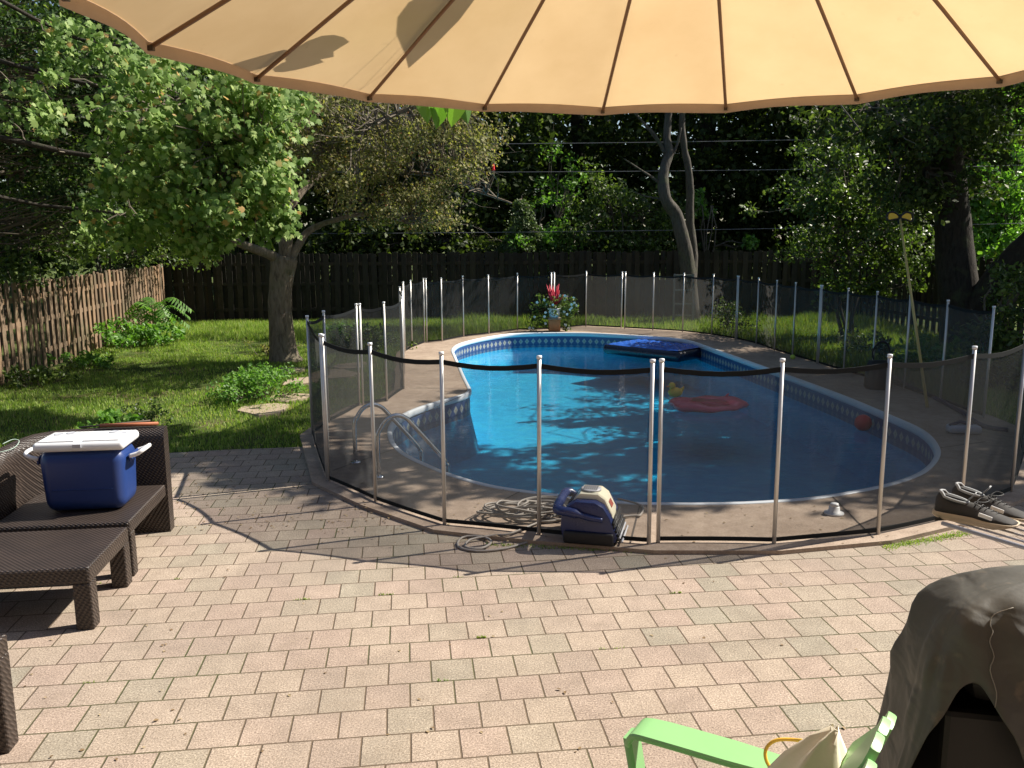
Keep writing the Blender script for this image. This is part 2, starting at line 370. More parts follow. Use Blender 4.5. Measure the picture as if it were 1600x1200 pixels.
class MB:
    def __init__(s): s.v = []; s.f = []
    def add(s, vs, fs):
        b = len(s.v); s.v += [tuple(p) for p in vs]; s.f += [tuple(i+b for i in f) for f in fs]; return s
    def box(s, c, size, M3=None, bev=0.0):
        hx, hy, hz = size[0]/2, size[1]/2, size[2]/2
        if bev > 0:
            return s.rbox(c, size, bev, M3)
        P = [Vector((x*hx, y*hy, z*hz)) for z in (-1, 1) for x, y in ((-1, -1), (1, -1), (1, 1), (-1, 1))]
        if M3 is not None: P = [M3 @ p for p in P]
        P = [p+Vector(c) for p in P]
        return s.add(P, [(3, 2, 1, 0), (4, 5, 6, 7), (0, 1, 5, 4), (1, 2, 6, 5), (2, 3, 7, 6), (3, 0, 4, 7)])
    def rbox(s, c, size, r, M3=None, seg=2, taper=1.0):
        """box with rounded vertical and horizontal edges"""
        hx, hy, hz = size[0]/2, size[1]/2, size[2]/2; r = min(r, hx*.99, hy*.99, hz*.99)
        def ring(inset, z, k=1.0):
            pts = []
            for qx, qy, a0 in ((1, 1, 0), (-1, 1, 90), (-1, -1, 180), (1, -1, 270)):
                for j in range(seg+1):
                    a = R(a0+90*j/seg); rr = max(r-inset, 0.0005)
                    pts.append(Vector(((qx*(hx-r)+rr*math.cos(a))*k, (qy*(hy-r)+rr*math.sin(a))*k, z)))
            return pts
        rings = []
        for j in range(seg+1):
            a = R(90*j/seg); rings.append(ring(r*(1-math.sin(a)), -hz+r*(1-math.cos(a)), taper))
        for j in range(seg+1):
            a = R(90*j/seg); rings.append(ring(r*(1-math.cos(a)), hz-r*(1-math.sin(a))))
        n = len(rings[0]); V = []
        for rg in rings: V += rg
        if M3 is not None: V = [M3 @ p for p in V]
        V = [p+Vector(c) for p in V]
        F = [tuple(reversed(range(n)))]
        for k in range(len(rings)-1):
            for i in range(n): F.append((k*n+i, k*n+(i+1) % n, (k+1)*n+(i+1) % n, (k+1)*n+i))
        F.append(tuple(range((len(rings)-1)*n, len(rings)*n)))
        return s.add(V, F)
    def tube(s, pts, rad, n=8, cap=True):
        pts = [Vector(p) for p in pts]
        if not hasattr(rad, '__len__'): rad = [rad]*len(pts)
        ref = None; V = []
        for k, p in enumerate(pts):
            d = (pts[min(k+1, len(pts)-1)]-pts[max(k-1, 0)])
            if d.length < 1e-9: d = Vector((0, 0, 1))
            d.normalize()
            if ref is None: ref = d.orthogonal().normalized()
            ref = (ref-d*ref.dot(d))
            if ref.length < 1e-6: ref = d.orthogonal()
            ref.normalize(); b = d.cross(ref)
            for i in range(n):
                a = 2*math.pi*i/n; V.append(p+(ref*math.cos(a)+b*math.sin(a))*rad[k])
        F = []
        for k in range(len(pts)-1):
            for i in range(n): F.append((k*n+i, k*n+(i+1) % n, (k+1)*n+(i+1) % n, (k+1)*n+i))
        if cap: F.append(tuple(reversed(range(n)))); F.append(tuple(range((len(pts)-1)*n, len(pts)*n)))
        return s.add(V, F)
    def lathe(s, c, prof, n=20, M3=None, sx=1, sy=1):
        V = []
        for r_, z in prof:
            for i in range(n):
                a = 2*math.pi*i/n; p = Vector((r_*math.cos(a)*sx, r_*math.sin(a)*sy, z))
                if M3 is not None: p = M3 @ p
                V.append(p+Vector(c))
        F = []
        for k in range(len(prof)-1):
            for i in range(n): F.append((k*n+i, k*n+(i+1) % n, (k+1)*n+(i+1) % n, (k+1)*n+i))
        F.append(tuple(reversed(range(n)))); F.append(tuple(range((len(prof)-1)*n, len(prof)*n)))
        return s.add(V, F)
    def ball(s, c, r, n=14, m=8, M3=None):
        rr = r if hasattr(r, '__len__') else (r, r, r)
        prof = [(math.sin(math.pi*k/m)+1e-4, -math.cos(math.pi*k/m)) for k in range(m+1)]
        S = Matrix.Diagonal(Vector(rr))
        return s.lathe(c, prof, n, (M3 @ S) if M3 is not None else S)
    def loft(s, rings, cap=True):
        n = len(rings[0]); V = [p for r_ in rings for p in r_]; F = []
        for k in range(len(rings)-1):
            for i in range(n): F.append((k*n+i, k*n+(i+1) % n, (k+1)*n+(i+1) % n, (k+1)*n+i))
        if cap: F.append(tuple(reversed(range(n)))); F.append(tuple(range((len(rings)-1)*n, len(rings)*n)))
        return s.add(V, F)
    def prism(s, poly, z0, z1, M4=None):
        n = len(poly); V = [Vector((x, y, z)) for z in (z0, z1) for x, y in poly]
        if M4 is not None: V = [M4 @ p for p in V]
        return s.add(V, [tuple(reversed(range(n))), tuple(range(n, 2*n))]+[(i, (i+1) % n, n+(i+1) % n, n+i) for i in range(n)])
    def build(s, name, mat, parent=None, smooth=False, local=False, subsurf=0, angle=None, solid=0):
        me = bpy.data.meshes.new(name)
        V = s.v
        if parent is not None and not local:
            I = WM[parent.name].inverted(); V = [I @ Vector(p) for p in V]
        me.from_pydata([tuple(p) for p in V], [], s.f); me.update()
        if smooth or angle:
            me.polygons.foreach_set('use_smooth', [True]*len(me.polygons))
            if angle: me.set_sharp_from_angle(angle=R(angle))
        o = link_mesh(me, name, mat, parent)
        if solid: md = o.modifiers.new('solid', 'SOLIDIFY'); md.thickness = solid; md.offset = 0
        if subsurf: md = o.modifiers.new('sub', 'SUBSURF'); md.levels = subsurf; md.render_levels = subsurf
        return o
def npmesh(name, V, F, mat, parent=None, local=False, smooth=False):
    """V (n,3) array, F (m,k) int array"""
    V = np.asarray(V, np.float32)
    if parent is not None and not local:
        I = np.array(WM[parent.name].inverted()); V = V @ I[:3, :3].T + I[:3, 3]
    me = bpy.data.meshes.new(name); m, k = F.shape
    me.vertices.add(len(V)); me.vertices.foreach_set('co', V.astype(np.float32).ravel())
    me.loops.add(m*k); me.loops.foreach_set('vertex_index', F.astype(np.int32).ravel())
    me.polygons.add(m); me.polygons.foreach_set('loop_start', np.arange(0, m*k, k, dtype=np.int32))
    me.polygons.foreach_set('loop_total', np.full(m, k, np.int32))
    me.update(calc_edges=True)
    return link_mesh(me, name, mat, parent)

LEAF = {
 'oval': (np.array([[0, 0, 0], [.28, .35, .05], [.22, .75, .03], [0, 1, -.08], [-.22, .75, .03], [-.28, .35, .05]]), np.array([[0, 1, 2, 3], [0, 3, 4, 5]])),
 'kite': (np.array([[0, 0, 0], [.32, .45, .06], [0, 1, -.04], [-.32, .45, .06]]), np.array([[0, 1, 2], [0, 2, 3]])),
 'maple': (np.array([[0, 0, 0], [.30, .10, .02], [.55, .42, -.06], [.30, .48, .03], [.32, .80, -.03], [.12, .70, .03], [0, 1.05, -.08],
                     [-.12, .70, .03], [-.32, .80, -.03], [-.30, .48, .03], [-.55, .42, -.06], [-.30, .10, .02]]),
           np.array([[0, 1, 2, 3], [0, 3, 4, 5], [0, 5, 6, 7], [0, 7, 8, 9], [0, 9, 10, 11]])),
}
def leaves(name, P, size, mat, parent=None, shape='kite', up=.5, face=None, droop=0.0, var=.35):
    """one mesh of many leaf faces at points P; each leaf normal mixes up / face with chance"""
    P = np.asarray(P, float); n = len(P); T, Fq = LEAF[shape]
    nrm = rng.normal(size=(n, 3)); nrm /= np.linalg.norm(nrm, axis=1)[:, None]+1e-9
    nrm[:, 2] += up
    if face is not None: nrm += np.asarray(face)
    nrm /= np.linalg.norm(nrm, axis=1)[:, None]+1e-9
    d = rng.normal(size=(n, 3)); d[:, 2] -= droop
    d -= nrm*(d*nrm).sum(1)[:, None]; d /= np.linalg.norm(d, axis=1)[:, None]+1e-9
    s = np.cross(d, nrm)
    sz = size*(1+var*rng.uniform(-1, 1, n))
    V = P[:, None, :]+sz[:, None, None]*(T[None, :, 0:1]*s[:, None, :]+T[None, :, 1:2]*d[:, None, :]+T[None, :, 2:3]*nrm[:, None, :])
    F = (np.arange(n)[:, None, None]*len(T)+Fq[None]).reshape(-1, Fq.shape[1])
    return npmesh(name, V.reshape(-1, 3), F, mat, parent)
def clumps(C, rad, per, flat=.7):
    C = np.asarray(C, float); m = len(C); per = int(per)
    r_ = np.broadcast_to(np.asarray(rad, float), (m,))
    d = rng.normal(size=(m, per, 3)); d /= np.linalg.norm(d, axis=2)[:, :, None]
    u = rng.uniform(0, 1, (m, per, 1))**.55
    d = d*u*r_[:, None, None]; d[:, :, 2] *= flat
    return (C[:, None, :]+d).reshape(-1, 3)
def ellipsoid(c, r, n, inner=.35):
    d = rng.normal(size=(n, 3)); d /= np.linalg.norm(d, axis=1)[:, None]
    u = rng.uniform(inner**3, 1, (n, 1))**(1/3)
    return np.asarray(c)+d*u*np.asarray(r)
def wander(a, b, n=5, j=.08):
    a, b = Vector(a), Vector(b); Ln = (b-a).length; out = []
    for k in range(n+1):
        t = k/n; q = a.lerp(b, t)
        if 0 < k < n: q += Vector((random.uniform(-1, 1), random.uniform(-1, 1), random.uniform(-1, 1)))*Ln*j
        out.append(q)
    return out
def taper(r0, r1, n): return [r0+(r1-r0)*k/(n-1) for k in range(n)]
def smoothpath(P, k=4, closed=False):
    P = [Vector(p) for p in P]; n = len(P); out = []
    rngk = range(n) if closed else range(n-1)
    for i in rngk:
        if closed: p0, p1, p2, p3 = P[(i-1) % n], P[i], P[(i+1) % n], P[(i+2) % n]
        else: p0, p1, p2, p3 = P[max(i-1, 0)], P[i], P[i+1], P[min(i+2, n-1)]
        for s in range(k):
            t = s/k
            out.append(.5*((2*p1)+(p2-p0)*t+(2*p0-5*p1+4*p2-p3)*t*t+(3*p1-p0-3*p2+p3)*t*t*t))
    if not closed: out.append(P[-1])
    return out
def limbs(mb, root_pts, targets, r0=.03, r1=.006, n=5, j=.07, sides=4):
    """twigs from the nearest point of root_pts to every target"""
    rp = np.array([tuple(p) for p in root_pts])
    for c in targets:
        c = np.asarray(c); d = ((rp-c)**2*[1, 1, .6]).sum(1); k = int(np.argmin(d))
        pts = wander(rp[k], c, n, j); mb.tube(pts, taper(r0, r1, len(pts)), sides, False)

# ------------------------------------------------------------------ ground, deck and pool
POOLPX = [(707,547),(712,541),(722,536),(750,529),(787,523),(825,520.5),(900,520),(950,522),(1037,527),(1075,532),(1100,540),(1175,567),(1250,594),(1325,622),(1390,650),(1440,672),(1461,695),(1464,712),(1450,731),(1425,746),(1375,761),(1312,772.5),(1250,781),(1130,787.5),(1012,787),(962,785),(875,774.5),(800,765.5),(750,756),(697,740),(663,725),(637,713),(617,697),(610,680),(611,668),(620,655),(647,640),(688,627),(722,618),(733,612),(734,607),(726,592),(717,571),(710,555)]
DZ = .03
pool = [G(x, y, DZ) for x, y in POOLPX]
pool = smoothpath(pool, 4, True)
for _ in range(3):
    pool = [(pool[i-1]+pool[i]*2+pool[(i+1) % len(pool)])/4 for i in range(len(pool))]
NP = len(pool)
def offset(loop, d):
    """grow (+) or shrink (-) a closed loop whatever its winding"""
    n = len(loop); area = sum(loop[i].x*loop[(i+1) % n].y-loop[(i+1) % n].x*loop[i].y for i in range(n))
    sgn = 1 if area > 0 else -1; out = []
    for i in range(n):
        e = loop[(i+1) % n]-loop[i-1]; nv = Vector((e.y, -e.x, 0)).normalized()*sgn
        out.append(loop[i]+nv*d)
    return out
def sheet(name, outer, holes, z, mat):
    polys = [[Vector((p[0], p[1], 0)) for p in outer]]+[[Vector((p[0], p[1], 0)) for p in h] for h in holes]
    tris = tessellate_polygon(polys); flat = [p for pl in polys for p in pl]
    mb = MB(); mb.v = [(p.x, p.y, z) for p in flat]
    for a, b, c in tris:
        A_, B_, C_ = flat[a], flat[b], flat[c]
        if (B_-A_).cross(C_-A_).z < 0: a, c = c, a
        mb.f.append((a, b, c))
    return mb
# pool fence posts: (photo x of the top, photo y of the top) -> all posts the same height
FH = 1.331
def PT(px, py, z=FH):
    q = G(px, py, z); return Vector((q.x, q.y, DZ))
front = [PT(1020, 568), PT(842, 562), PT(689.5, 556), PT(579, 541), PT(502, 527)]
fenceloop = [PT(502, 527), PT(480, 497), PT(506, 489), PT(556, 478), PT(600, 475), PT(627, 467), Vector((-1.72, 13.5, DZ)), Vector((-1.93, 14.8, DZ)),
             PT(629, 443), PT(641, 440), PT(661, 437), PT(689, 436), PT(723, 433), PT(763, 431), PT(808, 428.5), PT(861, 427.5), PT(916, 425.5),
             PT(972, 426.5), PT(1022, 427.5), PT(1069, 428.5), PT(1115, 430.5), PT(1153, 433), PT(1186, 436), PT(1215, 440), PT(1244, 443.5), PT(1283, 448),
             PT(1326, 453), PT(1371, 458), PT(1423, 464), PT(1482, 472), PT(1552, 482), Vector((5.62, 9.3, DZ)), Vector((5.05, 8.2, DZ)),
             PT(1603, 531), PT(1523, 547), PT(1391, 560), PT(1223, 567), PT(1028, 567.5), PT(842, 562), PT(689.5, 556), PT(579, 541)]
deck_out = offset(fenceloop, .14); deck_in = offset(fenceloop, -.12)
mb = sheet('pool_deck', deck_out, [offset(pool, .02)], DZ, 'deck')
n = len(deck_out)
for i in range(n):
    a, b = deck_out[i], deck_out[(i+1) % n]
    mb.add([(a.x, a.y, DZ), (b.x, b.y, DZ), (b.x, b.y, -.06), (a.x, a.y, -.06)], [(0, 1, 2, 3)])
tag(mb.build('pool_deck', 'deck'), kind='structure')
BIG = [(-220, -60), (220, -60), (220, 260), (-220, 260)]
tag(sheet('lawn', BIG, [deck_in], -.02, 'lawn').build('lawn', 'lawn'), kind='structure')
fr = [p for p in deck_in if p.y < 8.9]
fr.sort(key=lambda p: -p.x)
patio = [(-14, -8), (15, -8), (15, 7.2), (6.2, 7.9)]+[(p.x, p.y) for p in fr if p.x > -1.9 and p.y < 8.3]+[(-2.02, 8.9), (-3.1, 8.75), (-4.2, 8.5), (-14, 8.7)]
tag(sheet('patio', patio, [], 0.0, 'pavers').build('patio', 'pavers'), kind='structure')
# deck control joints, each a narrow dark groove strip
mb = MB()
def poolnear(px, py):
    g = G(px, py, DZ); return g
for a, b in (((812, 768), (727, 812)), ((1300, 775), (1365, 840)), ((640, 655), (735, 612)), ((733, 607), (640, 606)), ((620, 700), (520, 735)), ((1000, 788), (985, 848)), ((870, 521), (865, 514)), ((1465, 700), (1540, 690))):
    p, q = G(*a, DZ+.004), G(*b, DZ+.004); d = (q-p).normalized(); s_ = Vector((d.y, -d.x, 0))*.006
    mb.add([p-s_, q-s_, q+s_, p+s_], [(0, 1, 2, 3)])
tag(mb.build('deck_joint', simple('joint_filler', (.07, .055, .045), .9)), kind='structure')

WATER = -.22
poolT = thing('swimming_pool', 'kidney shaped inground pool with white rim and patterned blue vinyl liner', 'pool', (1.5, 12, 0))
# coping
prof = [(.035, -.03), (.035, .004), (.030, .008), (.012, .012), (-.012, .010), (-.022, -.008), (-.022, -.060), (-.010, -.075), (.03, -.075)]
rings = [offset(pool, d) for d, z in prof]
V = []; F = []
for (d, z), rg in zip(prof, rings):
    V += [Vector((p.x, p.y, DZ+z)) for p in rg]
for k in range(len(prof)-1):
    for i in range(NP): F.append((k*NP+i, k*NP+(i+1) % NP, (k+1)*NP+(i+1) % NP, (k+1)*NP+i))
mb = MB(); mb.add(V, F); mb.build('coping', 'coping', poolT, smooth=True)
# liner walls with UV = (length along the wall, height)
def wall(name, z0, z1, mat, d0=.0, d1=.0):
    a, b = offset(pool, d0), offset(pool, d1)
    m = MB(); m.add([Vector((p.x, p.y, z0)) for p in a]+[Vector((p.x, p.y, z1)) for p in b], [(i, NP+i, NP+(i+1) % NP, (i+1) % NP) for i in range(NP)])
    o = m.build(name, mat, poolT)
    uv = o.data.uv_layers.new(name='UVMap'); acc = [0]
    for i in range(NP): acc.append(acc[-1]+(pool[(i+1) % NP]-pool[i]).length)
    for pi, pl in enumerate(o.data.polygons):
        for li, (u, v) in zip(pl.loop_indices, ((acc[pi], z0), (acc[pi], z1), (acc[pi+1], z1), (acc[pi+1], z0))): uv.data[li].uv = (u, v)
    return o
wall('tile_band', -.04, -.30, 'tile')
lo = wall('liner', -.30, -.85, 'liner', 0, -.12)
fl = offset(pool, -.12)
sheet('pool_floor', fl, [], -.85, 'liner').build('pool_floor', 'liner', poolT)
wt = sheet('water', offset(pool, .005), [], WATER, 'water').build('water', 'water'); tag(wt, kind='structure')

# ladder
b1, b2 = G(592, 746, DZ), G(556, 723, DZ)
sd = (b2-b1).normalized(); dr = Vector((sd.y, -sd.x, 0))
if dr.x < 0: dr = -dr
lad = thing('pool_ladder', 'curved stainless steel handrails of the pool ladder on the near left deck', 'ladder', b1)
for b in (b1, b2):
    pr = [(0, -.02), (0, .36), (.035, .46), (.10, .535), (.19, .56), (.28, .525), (.36, .44), (.63, .12), (.68, .04), (.70, -.06), (.70, -.78)]
    MB().tube(smoothpath([b+dr*s_+Vector((0, 0, z)) for s_, z in pr], 4), .021, 12).build('handrail', 'chrome', lad, True)
    MB().lathe(b, [(.055, 0), (.052, .012), (.03, .022)], 16).build('flange', 'chrome', lad, True)
mb = MB()
for z in (-.35, -.55, -.76):
    c = (b1+b2)/2+dr*.70+Vector((0, 0, z)); mb.box(c, ((b2-b1).length, .09, .03), Matrix.Rotation(math.atan2(sd.y, sd.x), 3, 'Z'))
mb.build('steps', 'whitepl', lad)

# ------------------------------------------------------------------ removable mesh fence
def section(posts, label, sag=.02):
    o = thing('pool_fence_section', label, 'fence', posts[0], 0, 'removable mesh fence sections around the pool')
    for k, p in enumerate(posts):
        c = sum(posts, Vector())/len(posts)
        lean = Vector((random.uniform(-.006, .006), random.uniform(-.006, .006), 0))
        m = MB(); m.tube([p+Vector((0, 0, -.05)), p+Vector((0, 0, FH-.02))+lean], .0155, 8); m.build('post', 'alu', o, True)
        MB().tube([p+Vector((0, 0, FH-.022))+lean, p+Vector((0, 0, FH))+lean], .0195, 8).build('cap', 'whitepl', o, True)
    V = []; F = []; T = []; B_ = []
    nx, nz = 6, 5; base = 0
    for a, b in zip(posts[:-1], posts[1:]):
        dvec = (b-a); nv = Vector((dvec.y, -dvec.x, 0)).normalized()
        for i in range(nx+1):
            t = i/nx; s_ = math.sin(math.pi*t)
            for j in range(nz+1):
                zt = FH-.075-sag*s_*1.6; zz = .03+(zt-.03)*j/nz
                w_ = nv*(s_*.012*math.sin(j*1.7+a.x*5))
                V.append(a.lerp(b, t)+Vector((0, 0, zz))+w_)
            T.append(V[-1]); B_.append(V[-1-nz])
        for i in range(nx):
            for j in range(nz):
                q = base+i*(nz+1)+j; F.append((q, q+nz+1, q+nz+2, q+1))
        base += (nx+1)*(nz+1)
    m = MB(); m.add(V, F); m.build('mesh_panel', 'mesh', o, True)
    for seq, hh, nm in ((T, .036, 'top_binding'), (B_, .03, 'bottom_binding')):
        seq = [q for k, q in enumerate(seq) if k == 0 or (q-seq[k-1]).length > 1e-4]; rr = []
        for k, q in enumerate(seq):
            d = (seq[min(k+1, len(seq)-1)]-seq[max(k-1, 0)]).normalized(); s_ = Vector((d.y, -d.x, 0)).normalized()*.004; u = Vector((0, 0, hh/2))
            rr.append([q-s_-u, q+s_-u, q+s_+u, q-s_+u])
        m = MB(); m.loft(rr); m.build(nm, 'binding', o)
    return o
FLP = fenceloop
def dbl(p, q, d=.055):      # the twin post next to p on the way to q
    return p+(q-p).normalized()*d
section([PT(1020, 568), PT(842, 562), PT(689.5, 556), PT(579, 541), dbl(PT(502, 527), PT(579, 541), .03)], 'nearest black mesh fence panels in front of the pool, left of the paired gate posts')
section([PT(1035, 567), PT(1223, 567), PT(1391, 560), PT(1523, 547), PT(1603, 531), FLP[32], FLP[31]], 'near right black mesh fence panels bending away behind the shoe and drying rack')
section([dbl(FLP[0], FLP[1], .03), FLP[1], FLP[2], FLP[3]], 'left corner mesh panels beside the lawn and ladder')
section([dbl(FLP[3], FLP[4]), FLP[4], FLP[5], FLP[6], FLP[7], FLP[8]], 'left mesh panels running back along the lit deck, nearest the tree trunk')
section([dbl(FLP[8], FLP[9]), FLP[9], FLP[10]], 'short far left mesh section of two narrow panels where the fence turns')
section([dbl(FLP[10], FLP[11])]+FLP[11:16], 'far left sunlit grey mesh panels left of the flower pot')
section([dbl(FLP[15], FLP[16], .09)]+FLP[16:18], 'far mesh panels just right of the flower pot')
section([dbl(FLP[17], FLP[18], .09)]+FLP[18:22], 'far mesh panels behind the blue air mattress')
section([dbl(FLP[21], FLP[22])]+FLP[22:26], 'far right mesh panels beside the tennis ball')
section([dbl(FLP[25], FLP[26])]+FLP[26:31], 'right mesh panels behind the yellow pole and black bag')

# ------------------------------------------------------------------ parasol
def parasol():
    NR = 18; ph = 3.016; k_ = .55
    C = Vector((.865*k_, 4.297*k_, CAMH+k_)); RR = 2.75*k_; AH = 1.272*k_
    o = thing('parasol', 'large beige cantilever parasol overhead with brown ribs', 'parasol', (C.x, C.y, C.z))
    apex = C+Vector((0, 0, AH))
    def edge(a, s=0, r_=1.0):           # s: 0 at rib, 1 at mid panel
        return C+Vector((math.cos(a), math.sin(a), 0))*(RR*r_)
    V = []; F = []; nr, na = 12, 8
    idx = {}
    for i in range(NR*na):
        a = ph-2*math.pi*i/(NR*na); t = (i % na)/na; s_ = math.sin(math.pi*t)
        sub = math.cos(math.pi/NR)/math.cos(math.pi/NR*(2*t-1))
        for j in range(1, nr+1):
            u = j/nr
            rr = RR*u*(1+(sub-1)*.95)*(1-.014*s_*u**3)
            z = AH*(1-u)-.10*AH*math.sin(math.pi*u)*-.25+.012*s_*u*(1-u)*-1.5+.005*s_*u**2
            V.append(C+Vector((math.cos(a)*rr, math.sin(a)*rr, z))); idx[i, j] = len(V)-1
    V.append(apex); ap = len(V)-1; n_ = NR*na
    for i in range(n_):
        F.append((ap, idx[i, 1], idx[(i+1) % n_, 1]))
        for j in range(1, nr): F.append((idx[i, j], idx[i, j+1], idx[(i+1) % n_, j+1], idx[(i+1) % n_, j]))
    m = MB(); m.add(V, F); m.build('canopy', 'canopy', o, True)
    # hem strip hanging from the rim, doubled cloth
    m = MB(); W = []
    for i in range(n_):
        p = V[idx[i, nr]]; q = (p-C); q.z = 0; q.normalize(); t = (i % na)/na; s_ = math.sin(math.pi*t)
        hh = .034+.003*math.sin(i*.7)
        W += [p+Vector((0, 0, .004)), p+q*.004+Vector((0, 0, -hh)), p+q*.007+Vector((0, 0, -hh)), p+q*.007+Vector((0, 0, .005))]
    FF = []
    for i in range(n_):
        a, b = i*4, ((i+1) % n_)*4
        for c_, d_ in ((0, 1), (1, 2), (2, 3)): FF.append((a+c_, a+d_, b+d_, b+c_))
    m.add(W, FF); m.build('valance', 'hem', o, True)
    for i in range(NR):
        a = ph-2*math.pi*i/NR; e = C+Vector((math.cos(a)*RR*.995, math.sin(a)*RR*.995, -.004)); s0 = apex+Vector((0, 0, -.05))
        pts = []
        for u in (0.03, .25, .5, .75, 1.0):
            p = s0.lerp(e, u); p.z = C.z+AH*(1-u)+.025*AH*math.sin(math.pi*u)-.012-.003; pts.append(p)
        rib = MB().tube(pts, .0068, 6).build('rib', 'rib', o, True)
        MB().box(pts[-1]+Vector((0, 0, -.004)), (.016, .014, .014), Matrix.Rotation(a, 3, 'Z')).build('rib_tip', 'mast', rib)
    MB().lathe(apex, [(.06, -.16), (.07, -.12), (.05, -.05), (.03, .03), (.05, .06), (.02, .12)], 16).build('hub', 'mast', o, True)
    top = apex+Vector((0, 0, .1))
    base = Vector((1.0, -1.1, 0))
    arm = smoothpath([base, base+Vector((0, -.05, 1.6)), base+Vector((-.05, .0, 2.9)), base.lerp(top, .45)+Vector((0, 0, 2.55)), top+Vector((.05, -.5, .18)), top], 6)
    arm = [Vector((p.x, p.y, min(p.z, 3.75))) for p in arm]
    MB().tube(arm, .032, 10).build('mast', 'mast', o, True)
    MB().rbox(base+Vector((0, 0, .05)), (.9, .9, .1), .04).build('base', 'mast', o)
    return C, RR, AH
PC, PRR, PAH = parasol()

# ------------------------------------------------------------------ wooden fences
def board_fence(p0, p1, h, label, mat, step=.105, bw=.09, tilt=.02, side=1, gap=0.0, hvar=.03):
    p0, p1 = Vector(p0), Vector(p1); Ln = (p1-p0).length; d = (p1-p0)/Ln; nv = Vector((-d.y, d.x, 0))*side
    ang = math.atan2(d.y, d.x)
    o = thing('wooden_fence', label, 'fence', p0)
    m = MB(); k = 0; s_ = 0
    while s_ < Ln:
        off = .027 if k % 2 == 0 else -.027
        hh = h+random.uniform(-hvar, hvar)
        c = p0+d*s_+nv*off
        lean = random.uniform(-tilt, tilt); w_ = bw*random.uniform(.86, 1.04)
        Mz = Matrix.Rotation(ang, 3, 'Z') @ Matrix.Rotation(lean, 3, 'Y')
        hw = w_/2; t_ = .009; cut = .022
        prof = [(-hw, 0), (hw, 0), (hw, hh-cut), (hw-cut, hh), (-hw+cut, hh), (-hw, hh-cut)]
        Vv = [Mz @ Vector((x, y, z)) + c for y in (-t_, t_) for x, z in prof]
        m.add(Vv, [tuple(range(6)), tuple(reversed(range(6, 12)))]+[(i, 6+i, 6+(i+1) % 6, (i+1) % 6) for i in range(6)])
        s_ += step*random.uniform(.95, 1.06); k += 1
    m.build('pickets', mat, o)
    m = MB()
    for z in (.3, h*.55, h-.28):
        m.box(p0+d*Ln/2+Vector((0, 0, z)), (Ln, .032, .085), Matrix.Rotation(ang, 3, 'Z'))
    m.build('rails', mat, o)
    n_ = max(1, int(Ln/2.4))
    for i in range(n_+1):
        MB().box(p0+d*min(Ln, i*Ln/n_)+nv*-.11+Vector((0, 0, (h-.05)/2)), (.09, .09, h-.05), Matrix.Rotation(ang, 3, 'Z')).build('fence_post', mat, o)
    return o
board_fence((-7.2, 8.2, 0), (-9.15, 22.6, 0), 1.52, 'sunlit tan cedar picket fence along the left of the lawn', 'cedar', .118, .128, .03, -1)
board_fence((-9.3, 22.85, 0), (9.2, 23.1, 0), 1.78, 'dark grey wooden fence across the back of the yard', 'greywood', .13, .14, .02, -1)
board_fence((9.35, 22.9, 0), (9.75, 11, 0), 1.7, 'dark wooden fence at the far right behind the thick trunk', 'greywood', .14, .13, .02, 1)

# ------------------------------------------------------------------ trees
def inside(P, poly):
    x, y = P[:, 0], P[:, 1]; c = np.zeros(len(P), bool); n = len(poly); j = n-1
    for i in range(n):
        xi, yi, xj, yj = poly[i][0], poly[i][1], poly[j][0], poly[j][1]
        c ^= ((yi > y) != (yj > y)) & (x < (xj-xi)*(y-yi)/((yj-yi)+1e-12)+xi); j = i
    return c
def roots(p, r0, h, mb, n=12, flare=1.5, bend=(0, 0)):
    pts = []; rad = []
    for k in range(n+1):
        t = k/n; pts.append(Vector(p)+Vector((bend[0]*t*t, bend[1]*t*t, h*t)))
        rad.append(r0*(1+(flare-1)*max(0, 1-t*5)**2)*(1-.18*t)*(1+.05*math.sin(k*2.1)))
    mb.tube(pts, rad, 14); return pts
def bumpy(mb, amp, sc=6):
    for i, v in enumerate(mb.v):
        q = Vector(v)*sc
        from mathutils import noise as mn
        n_ = mn.noise_vector(q); mb.v[i] = (v[0]+n_.x*amp, v[1]+n_.y*amp, v[2]+n_.z*amp*.5)
    return mb

